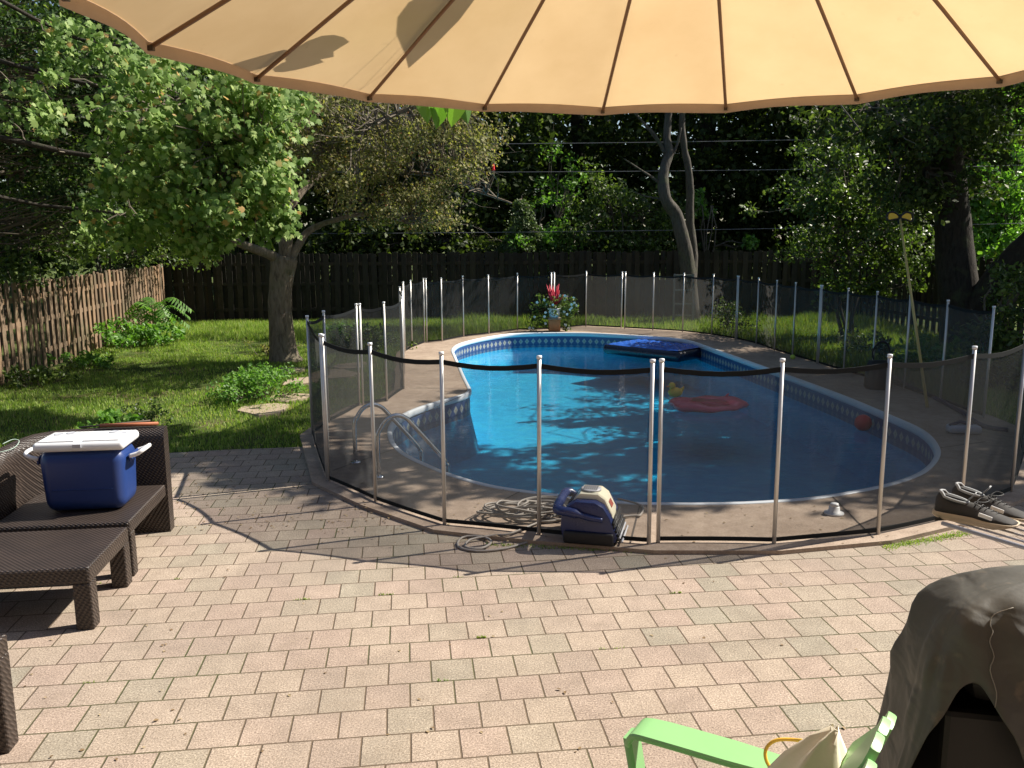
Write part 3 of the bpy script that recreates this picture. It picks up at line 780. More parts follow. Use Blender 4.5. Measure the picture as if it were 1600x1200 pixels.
# apple tree in the lawn
def apple():
    b = G(445, 563); b.z = -.03; Y = b.y
    o = thing('apple_tree', 'old tree on the lawn with thick bare trunk and fine olive foliage', 'tree', b)
    m = MB(); pts = []
    tp = [b, A(440, 520, Y), A(437, 470, Y), A(441, 430, Y), A(445, 400, Y)]
    m.tube(smoothpath(tp, 4), [.35, .28, .25, .23, .22, .215, .21, .205, .205, .205, .205, .21, .215, .22, .225, .22, .20], 14); pts += tp[2:]
    def limb(P, r0, r1):
        q = smoothpath([A(x, y, Y+dy) for x, y, dy in P], 4); m.tube(q, taper(r0, r1, len(q)), 9); pts.extend(q[3:])
    limb([(440, 410, 0), (420, 397, -.2), (385, 385, -.5), (350, 368, -.9), (310, 345, -1.3), (270, 330, -1.6)], .10, .035)
    limb([(445, 405, 0), (447, 370, 0), (445, 330, .1), (452, 290, .2), (440, 240, .4), (450, 190, .5), (470, 140, .6), (480, 60, .6)], .13, .05)
    limb([(452, 408, 0), (468, 380, .1), (483, 360, .2), (520, 345, .2), (570, 335, 0), (630, 345, -.4)], .085, .02)
    limb([(448, 330, .2), (480, 290, .6), (530, 262, 1.0), (600, 266, 1.1), (680, 275, .8), (745, 298, .4), (800, 318, .1)], .08, .014)
    limb([(450, 260, .3), (510, 230, -.5), (570, 200, -1.2), (640, 170, -1.5), (720, 150, -1.4)], .07, .02)
    limb([(440, 250, .4), (500, 170, 1.5), (560, 110, 2.2), (620, 60, 2.4)], .08, .03)
    limb([(445, 300, .2), (400, 250, 1.5), (360, 200, 2.4)], .07, .03)
    bumpy(m, .02, 5)
    zones = [  # photo x, y, spread x, spread y (px), depth spread, count
        (520, 190, 90, 55, 1.6, 60), (630, 190, 90, 50, 1.4, 60), (720, 195, 60, 42, 1.1, 34), (480, 245, 60, 40, 1.3, 30), (580, 250, 80, 30, 1.3, 34),
        (650, 310, 60, 22, .9, 36), (600, 330, 60, 18, .9, 24), (680, 345, 40, 14, .6, 16), (560, 290, 60, 25, 1.0, 24), (700, 262, 55, 26, .9, 20), (760, 235, 30, 30, .7, 9),
        (480, 150, 60, 35, 1.5, 30), (580, 135, 100, 30, 1.6, 40), (700, 150, 60, 28, 1.2, 22), (560, 40, 170, 60, 2.0, 50), (450, 200, 50, 50, 1.2, 20)]
    C = []
    for x, y, sx, sy, sd_, n_ in zones:
        for _ in range(int(n_*1.15)):
            C.append(A(x+random.gauss(0, .55)*sx, y+random.gauss(0, .55)*sy, Y+random.gauss(0, .7)*sd_))
    tr_ = m.build('trunk', 'bark', o, True)
    tw = MB(); limbs(tw, pts, C, .016, .004, 5, .09, 3)
    for _ in range(520):       # bare grey twigs
        c = random.choice(C); q = c+Vector((random.gauss(0, .35), random.gauss(0, .3), random.gauss(-.05, .22)))
        tw.tube(wander(c, q, 3, .15), [.005, .004, .003, .002], 3, False)
    tw.build('twigs', 'twig', o)
    P = clumps([tuple(c) for c in C], rng.uniform(.16, .40, len(C)), 48, .6)
    leaves('crown', P, .062, 'L_apple', o, 'kite', 0, (.8, -.5, .45), .2)
apple()

# maple whose boughs reach in from the left
def maple():
    base = Vector((-9.4, 11.0, -.03))
    o = thing('maple_tree', 'maple with large pale green sunlit leaves and orange seed keys reaching in from the left', 'tree', base)
    m = MB(); tk = roots(base, .30, 6.5, m, 14, 1.5, (.5, .2)); pts = list(tk[4:])
    def limb(P, r0, r1):
        q = smoothpath(P, 4); m.tube(q, taper(r0, r1, len(q)), 8); pts.extend(q[4:])
    limb([tk[6], Vector((-7.6, 11.9, 3.6)), A(150, 245, 12.6), A(260, 215, 12.2), A(370, 230, 11.0), A(430, 250, 11.3)], .05, .012)
    limb([tk[8], Vector((-7.8, 10.6, 4.6)), A(130, 130, 12.6), A(260, 150, 11.3), A(390, 170, 11.2)], .045, .012)
    limb([tk[5], Vector((-7.9, 11.6, 2.9)), A(60, 320, 13.0), A(160, 330, 12.8), A(270, 350, 11.8), A(330, 385, 11.6)], .04, .008)
    limb([tk[9], Vector((-7.2, 10.0, 5.4)), A(120, 60, 12.4), A(260, 70, 11.2)], .045, .012)
    bumpy(m, .015, 6); m.build('trunk', 'darkbark', o, True)
    zones = [(400, 150, 55, 26, .6, 16), (330, 185, 55, 26, .7, 20), (410, 205, 50, 26, .6, 20), (300, 240, 60, 26, .7, 20), (390, 255, 50, 24, .6, 18), (340, 300, 50, 26, .6, 18), (420, 300, 32, 26, .5, 9),
             (285, 325, 45, 26, .6, 14), (305, 375, 26, 18, .4, 9), (425, 345, 22, 22, .3, 5), (335, 355, 40, 18, .5, 7), (220, 270, 50, 40, .7, 14), (215, 190, 60, 40, .8, 14), (195, 350, 55, 30, .7, 12), (240, 110, 80, 35, .9, 16), (345, 120, 60, 20, .7, 10),
             (120, 60, 80, 40, .8, 8), (60, 170, 60, 40, .6, 6), (-200, 60, 150, 120, 1.4, 10)]
    C = []
    for x, y, sx, sy, sd_, n_ in zones:
        for _ in range(int(n_*1.2)): C.append(A(x+random.gauss(0, .55)*sx, y+random.gauss(0, .55)*sy, 11.0+random.gauss(0, .7)*sd_+(.8 if x < 200 else 0)))
    tw = MB(); limbs(tw, pts, C, .012, .004, 5, .06, 3); tw.build('twigs', 'twig', o)
    P = clumps([tuple(c) for c in C], rng.uniform(.16, .36, len(C)), 62, .65)
    leaves('crown', P, .080, 'L_maple', o, 'maple', 0, (1.1, -.7, .65), .8)
maple()

def shrubmass(name, label, cat, zones, lsize, mat, per=60, rad=(.15, .4), shape='kite', twmat='twig', trunk=None, up=.5, face=(.2, -.2, 0), group=None, tr=(.02, .005), base=None, droop=.3, tbark='darkbark', twigs=True):
    """zones: (photo x, y, Y distance, spread x px, spread y px, spread Y m, clump count)"""
    C = []
    for x, y, Y, sx, sy, sd_, n_ in zones:
        for _ in range(n_):
            q = A(x+random.gauss(0, .55)*sx, y+random.gauss(0, .55)*sy, Y+random.gauss(0, .6)*sd_)
            if q.z > .12: C.append(q)
    if base is None: base = Vector((sum(c.x for c in C)/len(C), sum(c.y for c in C)/len(C), -.02))
    o = thing(name, label, cat, base, 0, group)
    m = MB(); pts = []
    if trunk:
        for P, r0, r1 in trunk:
            q = smoothpath(P, 4); m.tube(q, taper(r0, r1, len(q)), 10); pts.extend(q[2:])
        bumpy(m, .015, 5); m.build('trunk', tbark, o, True)
    else:
        zt = sorted(c.z for c in C)[int(len(C)*.6)]
        for k in range(5):
            e = Vector((base.x+random.uniform(-.5, .5), base.y+random.uniform(-.2, .2), zt)); q = wander(base+Vector((random.uniform(-.15, .15), 0, 0)), e, 5, .05)
            m.tube(q, taper(.035, .015, len(q)), 5); pts.extend(q[1:])
        m.build('stems', twmat, o, True)
    if twigs:
        tw = MB(); limbs(tw, pts, C, tr[0], tr[1], 4, .08, 3); tw.build('twigs', twmat, o)
    P = clumps([tuple(c) for c in C], rng.uniform(rad[0], rad[1], len(C)), per, .7)
    P = P[P[:, 2] > .01]
    leaves('foliage' if not trunk else 'crown', P, lsize, mat, o, shape, up, face, droop)
    return o
# left: tangled shrubs over the left fence
shrubmass('fence_shrub', 'dark twiggy shrub hanging over the top of the left cedar fence', 'shrub',
    [(60, 330, 15.5, 90, 60, 1.2, 60), (140, 380, 16.5, 60, 30, .8, 30), (20, 410, 14.2, 40, 30, .6, 18), (100, 250, 16, 100, 60, 1.5, 45), (60, 150, 16, 110, 70, 1.5, 45)], .085, 'L_mid', 52, (.2, .5), base=Vector((-9.4, 15.5, -.02)), up=.3)
shrubmass('fence_shrub', 'tall dark tangled shrub behind the pale maple bough at the far left', 'shrub',
    [(60, 200, 14.2, 110, 90, 1.0, 80), (170, 170, 14.5, 90, 80, 1.0, 60), (250, 100, 14.5, 80, 50, .9, 30), (50, 60, 13.5, 110, 60, 1.0, 50), (120, 320, 14.6, 80, 50, .8, 40)], .085, 'L_mid2', 52, (.2, .5), base=Vector((-9.9, 13.4, -.02)), up=.3)
shrubmass('corner_shrub', 'leafy bush above the left back corner of the fences', 'shrub',
    [(200, 370, 20, 70, 35, 1.0, 40), (250, 310, 21, 80, 40, 1.2, 40), (180, 250, 21, 90, 60, 1.5, 45), (230, 400, 21.5, 50, 14, .5, 10)], .10, 'L_mid', 55, (.25, .6), base=Vector((-9.9, 21, -.02)))

# forked bare tree in front of the back fence
def forked():
    b = G(1082, 503); b.z = -.03; Y = b.y
    o = thing('forked_tree', 'grey forked tree trunk with bare dead limbs behind the far pool fence', 'tree', b)
    m = MB(); pts = []
    def limb(P, r0, r1, k=4):
        q = smoothpath([A(x, y, Y+dy) for x, y, dy in P], k); m.tube(q, taper(r0, r1, len(q)), 10); pts.extend(q)
    limb([(1083, 506, 0), (1077, 450, 0), (1072, 400, 0), (1064, 365, 0), (1056, 335, 0), (1042, 315, -.1), (1036, 290, -.1), (1038, 262, 0), (1046, 240, .1), (1042, 215, .1), (1047, 150, .2)],   .22, .085)
    limb([(1080, 470, .2), (1083, 400, .5), (1078, 350, .6), (1078, 300, .6), (1076, 265, .6), (1069, 232, .6), (1066, 180, .6), (1080, 90, .6)], .13, .07)
    limb([(1040, 240, .1), (1025, 215, 0), (1008, 195, -.1), (995, 180, -.2)], .06, .02)
    limb([(1046, 250, .1), (1058, 225, .1), (1064, 200, .1)], .05, .02)
    limb([(1038, 290, 0), (1020, 278, -.2), (1000, 265, -.3), (975, 248, -.4)], .045, .012)
    limb([(1040, 312, 0), (1015, 308, -.2), (990, 300, -.3)], .035, .01)
    bumpy(m, .02, 4); m.build('trunk', 'darkbark2', o, True)
    C = [A(1050+random.gauss(0, 70), random.uniform(-160, 110), Y+random.gauss(0, 1.2)) for _ in range(60)]
    tw = MB(); limbs(tw, pts, C, .03, .008, 5, .08, 3); tw.build('twigs', 'twig', o)
    leaves('crown', clumps([tuple(c) for c in C], rng.uniform(.4, .8, len(C)), 60, .7), .15, 'L_dark', o, 'kite', .5)
forked()

# thick trunk at the right with shrubbery around
T4 = Vector((8.9, 16.6, -.03))
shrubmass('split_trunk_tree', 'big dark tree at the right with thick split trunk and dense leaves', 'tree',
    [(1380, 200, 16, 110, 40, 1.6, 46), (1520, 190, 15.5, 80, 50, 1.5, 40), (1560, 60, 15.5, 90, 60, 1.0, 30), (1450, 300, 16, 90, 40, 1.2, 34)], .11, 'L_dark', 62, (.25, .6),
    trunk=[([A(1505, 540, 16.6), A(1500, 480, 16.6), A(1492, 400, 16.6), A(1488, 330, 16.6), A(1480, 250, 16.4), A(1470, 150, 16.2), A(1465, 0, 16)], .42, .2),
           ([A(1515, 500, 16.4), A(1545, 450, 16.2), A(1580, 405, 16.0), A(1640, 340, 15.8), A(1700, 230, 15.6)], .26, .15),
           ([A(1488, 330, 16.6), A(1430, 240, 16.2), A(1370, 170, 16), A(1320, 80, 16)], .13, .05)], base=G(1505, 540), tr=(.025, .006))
shrubmass('leafy_shrub', 'broad leafy shrub with sunlit sprays right of the forked trunk', 'shrub',
    [(1290, 300, 18.5, 70, 45, 1.0, 50), (1380, 320, 18, 70, 45, 1.0, 46), (1330, 390, 18.5, 80, 25, .8, 26), (1260, 370, 19.5, 50, 25, .6, 16), (1420, 400, 18, 50, 40, .6, 20), (1310, 235, 18.5, 50, 35, 1.0, 26), (1340, 450, 18.2, 60, 30, .5, 14)], .095, 'L_mid', 60, (.22, .5), 'oval')
shrubmass('leafy_shrub', 'dark shrub low at the right edge, in front of the thick trunk', 'shrub',
    [(1560, 520, 13.2, 40, 35, .6, 22), (1590, 450, 13.5, 40, 40, .6, 20), (1530, 560, 12.6, 20, 20, .4, 6)], .085, 'L_mid', 46, (.15, .36), 'oval', base=Vector((7.6, 13.3, -.02)))
shrubmass('sunny_shrub', 'bright green leaves glowing beyond the fence at the far right', 'shrub',
    [(1555, 300, 25, 50, 50, .8, 40), (1560, 370, 25, 60, 22, .8, 26), (1590, 230, 26, 40, 50, 1, 20), (1525, 395, 24.5, 25, 10, .5, 10)], .16, 'L_bright', 42, (.25, .6), 'oval', base=Vector((14.3, 25, -.02)))
# spruce sapling and bushes beyond the back fence
def spruce():
    b = A(823, 480, 24.6); b.z = -.02
    o = thing('spruce_sapling', 'small pale green spruce rising behind the back fence', 'tree', b)
    top = A(815, 305, 24.6); MB().tube(wander(b, top, 8, .005), taper(.06, .01, 9), 6).build('trunk', 'darkbark', o, True)
    P = []; tw = MB()
    for k in range(26):
        t = k/26; z = .7+(top.z-.7)*t; L_ = 1.15*(1-t)+.12
        for _ in range(7):
            a = random.uniform(0, 6.28); c = Vector((b.x+(top.x-b.x)*t, b.y, z)); e = c+Vector((math.cos(a)*L_, math.sin(a)*L_, -.28*L_))
            tw.tube([c, c.lerp(e, .5)+Vector((0, 0, .06*L_)), e], [.012, .008, .003], 3, False)
            for s_ in np.linspace(.15, 1, int(16*L_)+4):
                q = c.lerp(e, s_)
                for _ in range(8): P.append((q.x+random.gauss(0, .05), q.y+random.gauss(0, .05), q.z-abs(random.gauss(0, .07))))
    tw.build('boughs', 'twig', o); leaves('needles', P, .07, 'L_spruce', o, 'kite', .0, (.2, -.2, 0), 1.5)
spruce()
shrubmass('back_bush', 'sun speckled bush behind the back fence, left of the forked trunk', 'bush',
    [(960, 320, 25.5, 60, 40, .9, 44), (920, 370, 25, 60, 20, .7, 30), (1020, 340, 25.5, 35, 40, .8, 22), (990, 385, 25, 50, 8, .4, 12)], .12, 'L_mid', 52, (.22, .5), 'oval')
shrubmass('back_bush', 'low bright bush behind the back fence beside the spruce', 'bush',
    [(815, 378, 24.8, 40, 12, .5, 16), (860, 372, 25, 40, 16, .6, 16), (870, 290, 26.5, 35, 60, 1.0, 22)], .11, 'L_bright', 46, (.2, .4), 'oval')
shrubmass('back_bush', 'small pale sprig glowing above the fence, right of the forked trunk', 'bush',
    [(1090, 325, 26, 16, 24, .3, 8), (1172, 378, 25, 8, 8, .2, 3)], .12, 'L_bright', 40, (.15, .3), 'oval')
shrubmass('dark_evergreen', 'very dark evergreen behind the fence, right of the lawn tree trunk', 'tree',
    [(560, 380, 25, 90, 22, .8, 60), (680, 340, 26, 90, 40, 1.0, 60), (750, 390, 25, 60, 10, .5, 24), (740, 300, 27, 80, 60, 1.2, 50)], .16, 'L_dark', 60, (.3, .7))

# row of woodland trees beyond the fence: real crowns that fill the view and shade it
WOOD = [(-16, 26, 'tall dark tree beyond the far left fence corner', .30), (-12.2, 30, 'dark tree far behind the lawn tree', .26), (-8.6, 27, 'dense dark tree behind the back left fence', .3), (-5, 31, 'dark woodland tree left of the spruce', .25),
        (-1.2, 28, 'dark leafy tree behind the far pool lobe', .28), (2.6, 31.5, 'dark tree behind the flower pot and utility wires', .25), (6.6, 30.6, 'dark tree just right behind the forked trunk', .3), (10, 31, 'dark tree behind the broad leafy shrub', .28), (13.6, 28, 'dark tree beyond the right fence', .3), (17.5, 31, 'dark tree at the far right horizon', .3), (11.8, 28.2, 'dark tree leaning over the right end of the back fence', .28), (-19, 20, 'dark tree beyond the left fence', .3), (-14.5, 18.5, 'dark tree standing close behind the left cedar fence', .28)]
for k, (x, y, lb, r0) in enumerate(WOOD):
    o = thing('woodland_tree', lb, 'tree', (x, y, -.03), 0, 'woodland trees beyond the fences')
    m = MB(); tk = roots((x, y, -.03), r0, 9, m, 10, 1.4, (random.uniform(-.6, .6), random.uniform(-.5, .5))); bumpy(m, .02, 3); m.build('trunk', 'darkbark', o, True)
    C = ellipsoid((x, y, 7.2), (3.1, 2.8, 5.6), 230, .45); C = C[C[:, 2] > 1.0]
    low = ellipsoid((x, y, 3.2), (3.0, 2.2, 3.0), 90, .3); low = low[low[:, 2] > .6]
    C = np.vstack([C, low])
    tw = MB(); limbs(tw, tk[2:], C[::4], .04, .01, 4, .06, 3); tw.build('branches', 'darkbark', o)
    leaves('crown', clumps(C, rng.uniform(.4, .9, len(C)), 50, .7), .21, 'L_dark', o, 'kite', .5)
# far wood as one mass
P = np.column_stack([rng.uniform(-45, 45, 52000), rng.uniform(35, 44, 52000), rng.uniform(0, 1, 52000)**.8*13])
tag(leaves('far_wood', P, .52, 'L_dark', None, 'kite', .2, (0, -.6, 0)), 'far dark wood behind the yard', kind='stuff')

# tall tree off to the right whose crown throws the shade on the pool
def shade_tree():
    base = Vector((10.6, 11.6, -.03))
    o = thing('tall_maple', 'tall spreading tree just out of the picture at the right that shades the pool', 'tree', base)
    m = MB(); tk = roots(base, .36, 9, m, 12, 1.4, (-.4, 0)); pts = list(tk[6:])
    # the crown stands where its shade covers this patch of ground
    S = [(-2.4, 7.3), (-.8, 6.9), (.5, 6.7), (2.4, 6.8), (4.5, 6.6), (7, 6.4), (9.4, 9), (9.4, 15), (6.6, 15.2), (5.0, 14.6), (4.5, 15.6), (3.9, 14.2), (3.5, 12.9), (1.5, 12.4), (-.1, 12.3), (-.7, 12.1), (-.9, 11.6), (-.9, 10.4), (-2.0, 10.1), (-3.0, 10.3), (-4.5, 9.7), (-4.4, 8.2)]
    Q = np.column_stack([rng.uniform(-5, 10, 2500), rng.uniform(6, 16, 2500)]); Q = Q[inside(Q, S)]
    Q = Q[:600]; C = []; RAD = []
    for x, y in Q:
        z = 7.6+random.uniform(-1.1, 1.4)-(.8 if x < 0 else 0)
        C.append((x+z*SHX, y+z*SHY, z)); RAD.append(random.uniform(.32, .5))
    tw = MB(); limbs(tw, pts, C[::3], .06, .012, 5, .05, 4)
    bumpy(m, .02, 4); m.build('trunk', 'darkbark', o, True); tw.build('branches', 'darkbark', o)
    P = clumps(C, np.array(RAD), 50, .6)
    leaves('crown', P, .19, 'L_maple', o, 'oval', .8)
shade_tree()
# flanking tree right, keeps the right side dark
for (x, y, lb) in ((15.5, 15, 'second tall tree out of frame beyond the right fence'),):
    o = thing('woodland_tree', lb, 'tree', (x, y, -.03), 0, 'woodland trees beyond the fences')
    m = MB(); tk = roots((x, y, -.03), .3, 9, m, 8); m.build('trunk', 'darkbark', o, True)
    C = ellipsoid((x, y, 7.5), (3.2, 3.0, 4.2), 200, .4)
    leaves('crown', clumps(C, rng.uniform(.5, .9, len(C)), 44, .7), .22, 'L_dark', o, 'kite', .6)

# overhanging big-leaved branch above the parasol
def bigleaf():
    base = Vector((-4.6, 1.4, 0))
    o = thing('big_leaf_tree', 'big heart shaped green leaves hanging down at the rim of the parasol', 'tree', base)
    m = MB(); tk = roots(base, .12, 4.2, m, 8, 1.3, (.6, .4))
    e = A(695, 120, 3.95); e.z = 3.22
    q1 = smoothpath([tk[-1], Vector((-2.9, 2.6, 4.15)), Vector((-1.5, 3.3, 3.9)), e+Vector((-.2, 0, .15)), e], 6); m.tube(q1, taper(.05, .008, len(q1)), 8)
    m.build('trunk', 'twig', o, True)
    m = MB(); lf = []
    def heart(tip_from, L_, dirv, nrm, wf=1.0):
        d = Vector(dirv).normalized(); n_ = (Vector(nrm)-d*Vector(nrm).dot(d)).normalized(); s_ = d.cross(n_)
        prof = [(0, 0), (.18, -.06), (.36, .02), (.42, .2), (.36, .45), (.2, .75), (0, 1.02)]
        top = [Vector(tip_from)+(s_*x*wf+d*y+n_*(-.25*abs(x)))*L_ for x, y in prof]
        bot = [Vector(tip_from)+(s_*-x*wf+d*y+n_*(-.25*abs(x)))*L_ for x, y in prof[1:-1]]
        lf.append((top, bot))
    # hanging cluster in view
    hang = [A(688, 150, 3.95), A(665, 148, 3.98), A(712, 150, 3.92), A(724, 150, 3.96), A(700, 146, 4.0)]
    for i, h in enumerate(hang): 
        m.tube([e, e.lerp(h, .5)+Vector((0, 0, .03)), h], .003, 4, False)
        heart(h, (.14, .125, .13, .12, .10)[i], (random.uniform(-.3, .3), random.uniform(-.2, .2), -1), (random.uniform(-.4, .9), -1, .2))
    # leaves above the cloth: their shade falls on it
    def hit(px, py):
        d = ray(px, py); s = 1.0
        for _ in range(500):
            p = Vector((0, 0, CAMH))+d*s; q = math.hypot(p.x-PC.x, p.y-PC.y)
            if p.z > PC.z+PAH*(1-q/PRR): break
            s += .01
        return p
    def over(a_, b_, t, wf):
        p, q = hit(*a_)+SUNV*t, hit(*b_)+SUNV*t; heart(p, (q-p).length, q-p, SUNV, wf); return p
    hs = [over((452, 86), (548, 62), .35, .75), over((436, 100), (512, 90), .36, .4), over((428, 94), (345, 96), .37, .45), over((420, 100), (375, 104), .36, .35), over((462, 80), (525, 84), .38, .5),
          over((690, -6), (640, 104), .45, .42), over((662, 10), (640, 70), .47, .4), over((712, -20), (690, 40), .46, .4)]
    for h in hs:
        k = min(q1, key=lambda p: (p-h).length); m.tube(wander(k, h, 4, .06), .0006, 4, False)
    m.build('leaf_stalks', 'twig', o)
    V = []; F = []
    for top, bot in lf:
        b = len(V); V += top+bot; n_ = len(top)
        # fan from the midrib
        for k in range(n_-1):
            pass
        mid0, mid1 = b, b+n_-1
        ringr = [b+k for k in range(n_)]; ringl = [b]+[b+n_+k for k in range(len(bot))]+[b+n_-1]
        F.append(tuple(ringr)); F.append(tuple(reversed(ringl)))
    mb2 = MB(); mb2.v = V; mb2.f = F; mb2.build('leaves', 'L_bright', o)
bigleaf()

# ------------------------------------------------------------------ grass and weeds
def blades(name, P, h, wdt, mat='grass', lean=.45, parent=None):
    n = len(P); a = rng.uniform(0, 6.283, n); hh = h*rng.uniform(.5, 1.25, n) if not hasattr(h, '__len__') else h*rng.uniform(.5, 1.25, n)
    s = np.stack([np.cos(a), np.sin(a), np.zeros(n)], 1)*wdt/2*rng.uniform(.7, 1.3, (n, 1))
    b = rng.uniform(0, 6.283, n); l = np.stack([np.cos(b), np.sin(b), np.zeros(n)], 1)*(hh*lean*rng.uniform(.2, 1.4, n))[:, None]
    P = np.asarray(P, float); up = np.array([0, 0, 1.])[None]*hh[:, None]
    V = np.stack([P-s, P+s, P+s*.7+up*.55+l*.4, P-s*.7+up*.55+l*.4, P+up+l], 1).reshape(-1, 3)
    i = np.arange(n)*5
    F4 = np.stack([i, i+1, i+2, i+3], 1); F3 = np.stack([i+3, i+2, i+4, i+4], 1)
    F = np.concatenate([np.stack([i, i+1, i+2], 1), np.stack([i, i+2, i+3], 1), np.stack([i+3, i+2, i+4], 1)])
    return npmesh(name, V, F, mat, parent)
from mathutils import noise as mn
def nz(P, s): return np.array([mn.noise((p[0]*s, p[1]*s, 3.3)) for p in P])
dk = [(p.x, p.y) for p in deck_out]
P = np.column_stack([rng.uniform(-9.2, -1.2, 150000), 8.6+rng.uniform(0, 1, 150000)**1.0*14, np.full(150000, -.02)])
keep = ~inside(P, dk) & ~inside(P, patio) & (P[:, 0] > -800/1336*P[:, 1]-.6); P = P[keep]
nn = nz(P, .8); nn2 = nz(P, 3.0)
keep = rng.uniform(0, 1, len(P)) < np.clip(.85+nn*1.3+nn2*.7, .06, 1); P = P[keep]; nn = nn[keep]
hh = .04+.035*np.clip(nn+.2, 0, 1)+np.where(P[:, 1] > 18.5, .07, 0)
tag(blades('grass', P, hh, .012), 'short lawn grass left of the pool', kind='stuff')
P = np.column_stack([rng.uniform(-2.5, 9.3, 90000), rng.uniform(11, 22.9, 90000), np.full(90000, -.02)])
keep = ~inside(P, dk) & ((P[:, 1] > 14) | (P[:, 0] > 5.9)); P = P[keep]; nn = nz(P, 1.1)
P2 = np.column_stack([rng.uniform(4.4, 9.6, 26000), rng.uniform(7.6, 12, 26000), np.full(26000, -.02)]); P2 = P2[~inside(P2, dk)]
hh = .12+.22*np.clip(nn+.15, 0, 1)
tag(blades('tall_grass', np.vstack([P, P2]), np.concatenate([hh, np.full(len(P2), .11)]), .014), 'taller grass behind and right of the pool', kind='stuff')
# moss and tufts in paver joints
P = []
cy_, sy_ = math.cos(YAW), math.sin(YAW)
for _ in range(28):
    v_ = 3.334+.2188*random.randint(0, 20); u_ = random.uniform(-3.2, 2.5)
    x = u_*cy_+v_*sy_; y = -u_*sy_+v_*cy_
    if y > 5.9: continue
    n_ = random.choice((8, 14, 30, 60)); L_ = random.uniform(.01, .08)
    for _ in range(n_):
        du = random.uniform(-L_, L_); P.append((x+du*cy_, y-du*sy_, .001+random.gauss(0, .0005)))
for k in range(900):
    t = random.random(); q = G(1380, 856).lerp(G(1512, 833), t); P.append((q.x+random.gauss(0, .01), q.y+random.gauss(0, .03), 0))
for k in range(500):
    q = G(760, 851).lerp(G(1010, 862), random.random()); P.append((q.x, q.y+random.gauss(0, .02), 0))
tag(blades('joint_moss', np.array(P), .014, .006, 'grass', .6), 'moss and tiny weeds in the paver joints', kind='stuff')
# leaf litter
P = []
for _ in range(420):
    q = G(random.uniform(250, 700), random.uniform(690, 830)); P.append((q.x, q.y, .006))
for _ in range(160):
    q = G(random.uniform(500, 1500), random.uniform(740, 850), DZ); P.append((q.x, q.y, DZ+.005))
for _ in range(130):
    q = G(random.uniform(1250, 1500), random.uniform(570, 700), DZ); P.append((q.x, q.y, DZ+.005))
for _ in range(60):
    q = G(random.uniform(0, 1500), random.uniform(870, 1190)); P.append((q.x, q.y, .005))
P = [p for p in P if not inside(np.array([p]), [(v.x, v.y) for v in pool])[0]]
tag(leaves('leaf_litter', P, .022, 'L_dry', None, 'oval', 4), 'scattered dry leaf bits on paving and deck', kind='stuff')

def plant(name, label, px, py, rad, h, n, size, mat, shape='oval', cat='plant', per=26, face=(.3, -.2, 0)):
    b = G(px, py); b.z = -.02
    o = thing(name, label, cat, b)
    C = [(b.x+random.gauss(0, .5)*rad, b.y+random.gauss(0, .5)*rad, max(.05, random.uniform(.25, 1)*h*(1-.35*random.random()))) for _ in range(n)]
    m = MB()
    for c in C: m.tube(wander((b.x+(c[0]-b.x)*.5, b.y+(c[1]-b.y)*.5, -.02), c, 3, .05), [.006, .005, .004, .003], 3, False)
    m.build('stems', 'twig', o)
    Q = clumps(C, h*.28, per, .8); Q = Q[Q[:, 2] > .0]
    leaves('leaves', Q, size, mat, o, shape, .8, face); return o
plant('lawn_bush', 'low bright green bush of small leaves on the lawn in front of the trunk', 398, 622, .62, .42, 90, .05, 'L_bright')
plant('corner_weeds', 'green weeds below the fern like sumac at the fence corner', 220, 540, .85, .5, 60, .09, 'L_bright')
plant('small_plant', 'small pale green leafy plant behind the cooler, on the lawn', 178, 678, .22, .30, 26, .06, 'L_bright', 'maple')
plant('small_plant', 'sparse dark green weed right of the pale leafy plant, behind the sofa', 226, 668, .28, .26, 22, .04, 'L_mid')
plant('fence_weed', 'weeds along the foot of the cedar fence', 60, 600, .5, .28, 26, .06, 'L_mid')
plant('fence_weed', 'weeds left of the sumac at the foot of the cedar fence', 130, 572, .5, .25, 24, .06, 'L_bright')
plant('trunk_weed', 'reddish dry weeds at the foot of the lawn tree', 425, 556, .25, .35, 18, .05, 'L_apple')
plant('mesh_weed', 'bright weed clump behind the left mesh panels', 545, 540, .45, .5, 34, .10, 'L_bright')
plant('mesh_weed', 'dark bushy weed behind the left mesh, below the bright clump', 585, 548, .6, .5, 40, .07, 'L_mid')
plant('deck_weed', 'white flowered weed among grass behind the far right mesh', 1142, 520, .35, .75, 30, .06, 'L_mid')
plant('deck_weed', 'tall weed behind the mesh near the tennis ball', 1335, 560, .2, .6, 14, .06, 'L_mid')
plant('deck_weed', 'leafy weed behind the mesh left of the black bag', 1375, 565, .2, .5, 14, .07, 'L_mid')
plant('deck_weed', 'pale leaved sprig behind the yellow pole', 1460, 585, .5, .62, 20, .09, 'L_bright')
plant('deck_weed', 'leafy ground plants at the right edge beside the mesh fence', 1580, 610, .6, .45, 40, .09, 'L_mid')
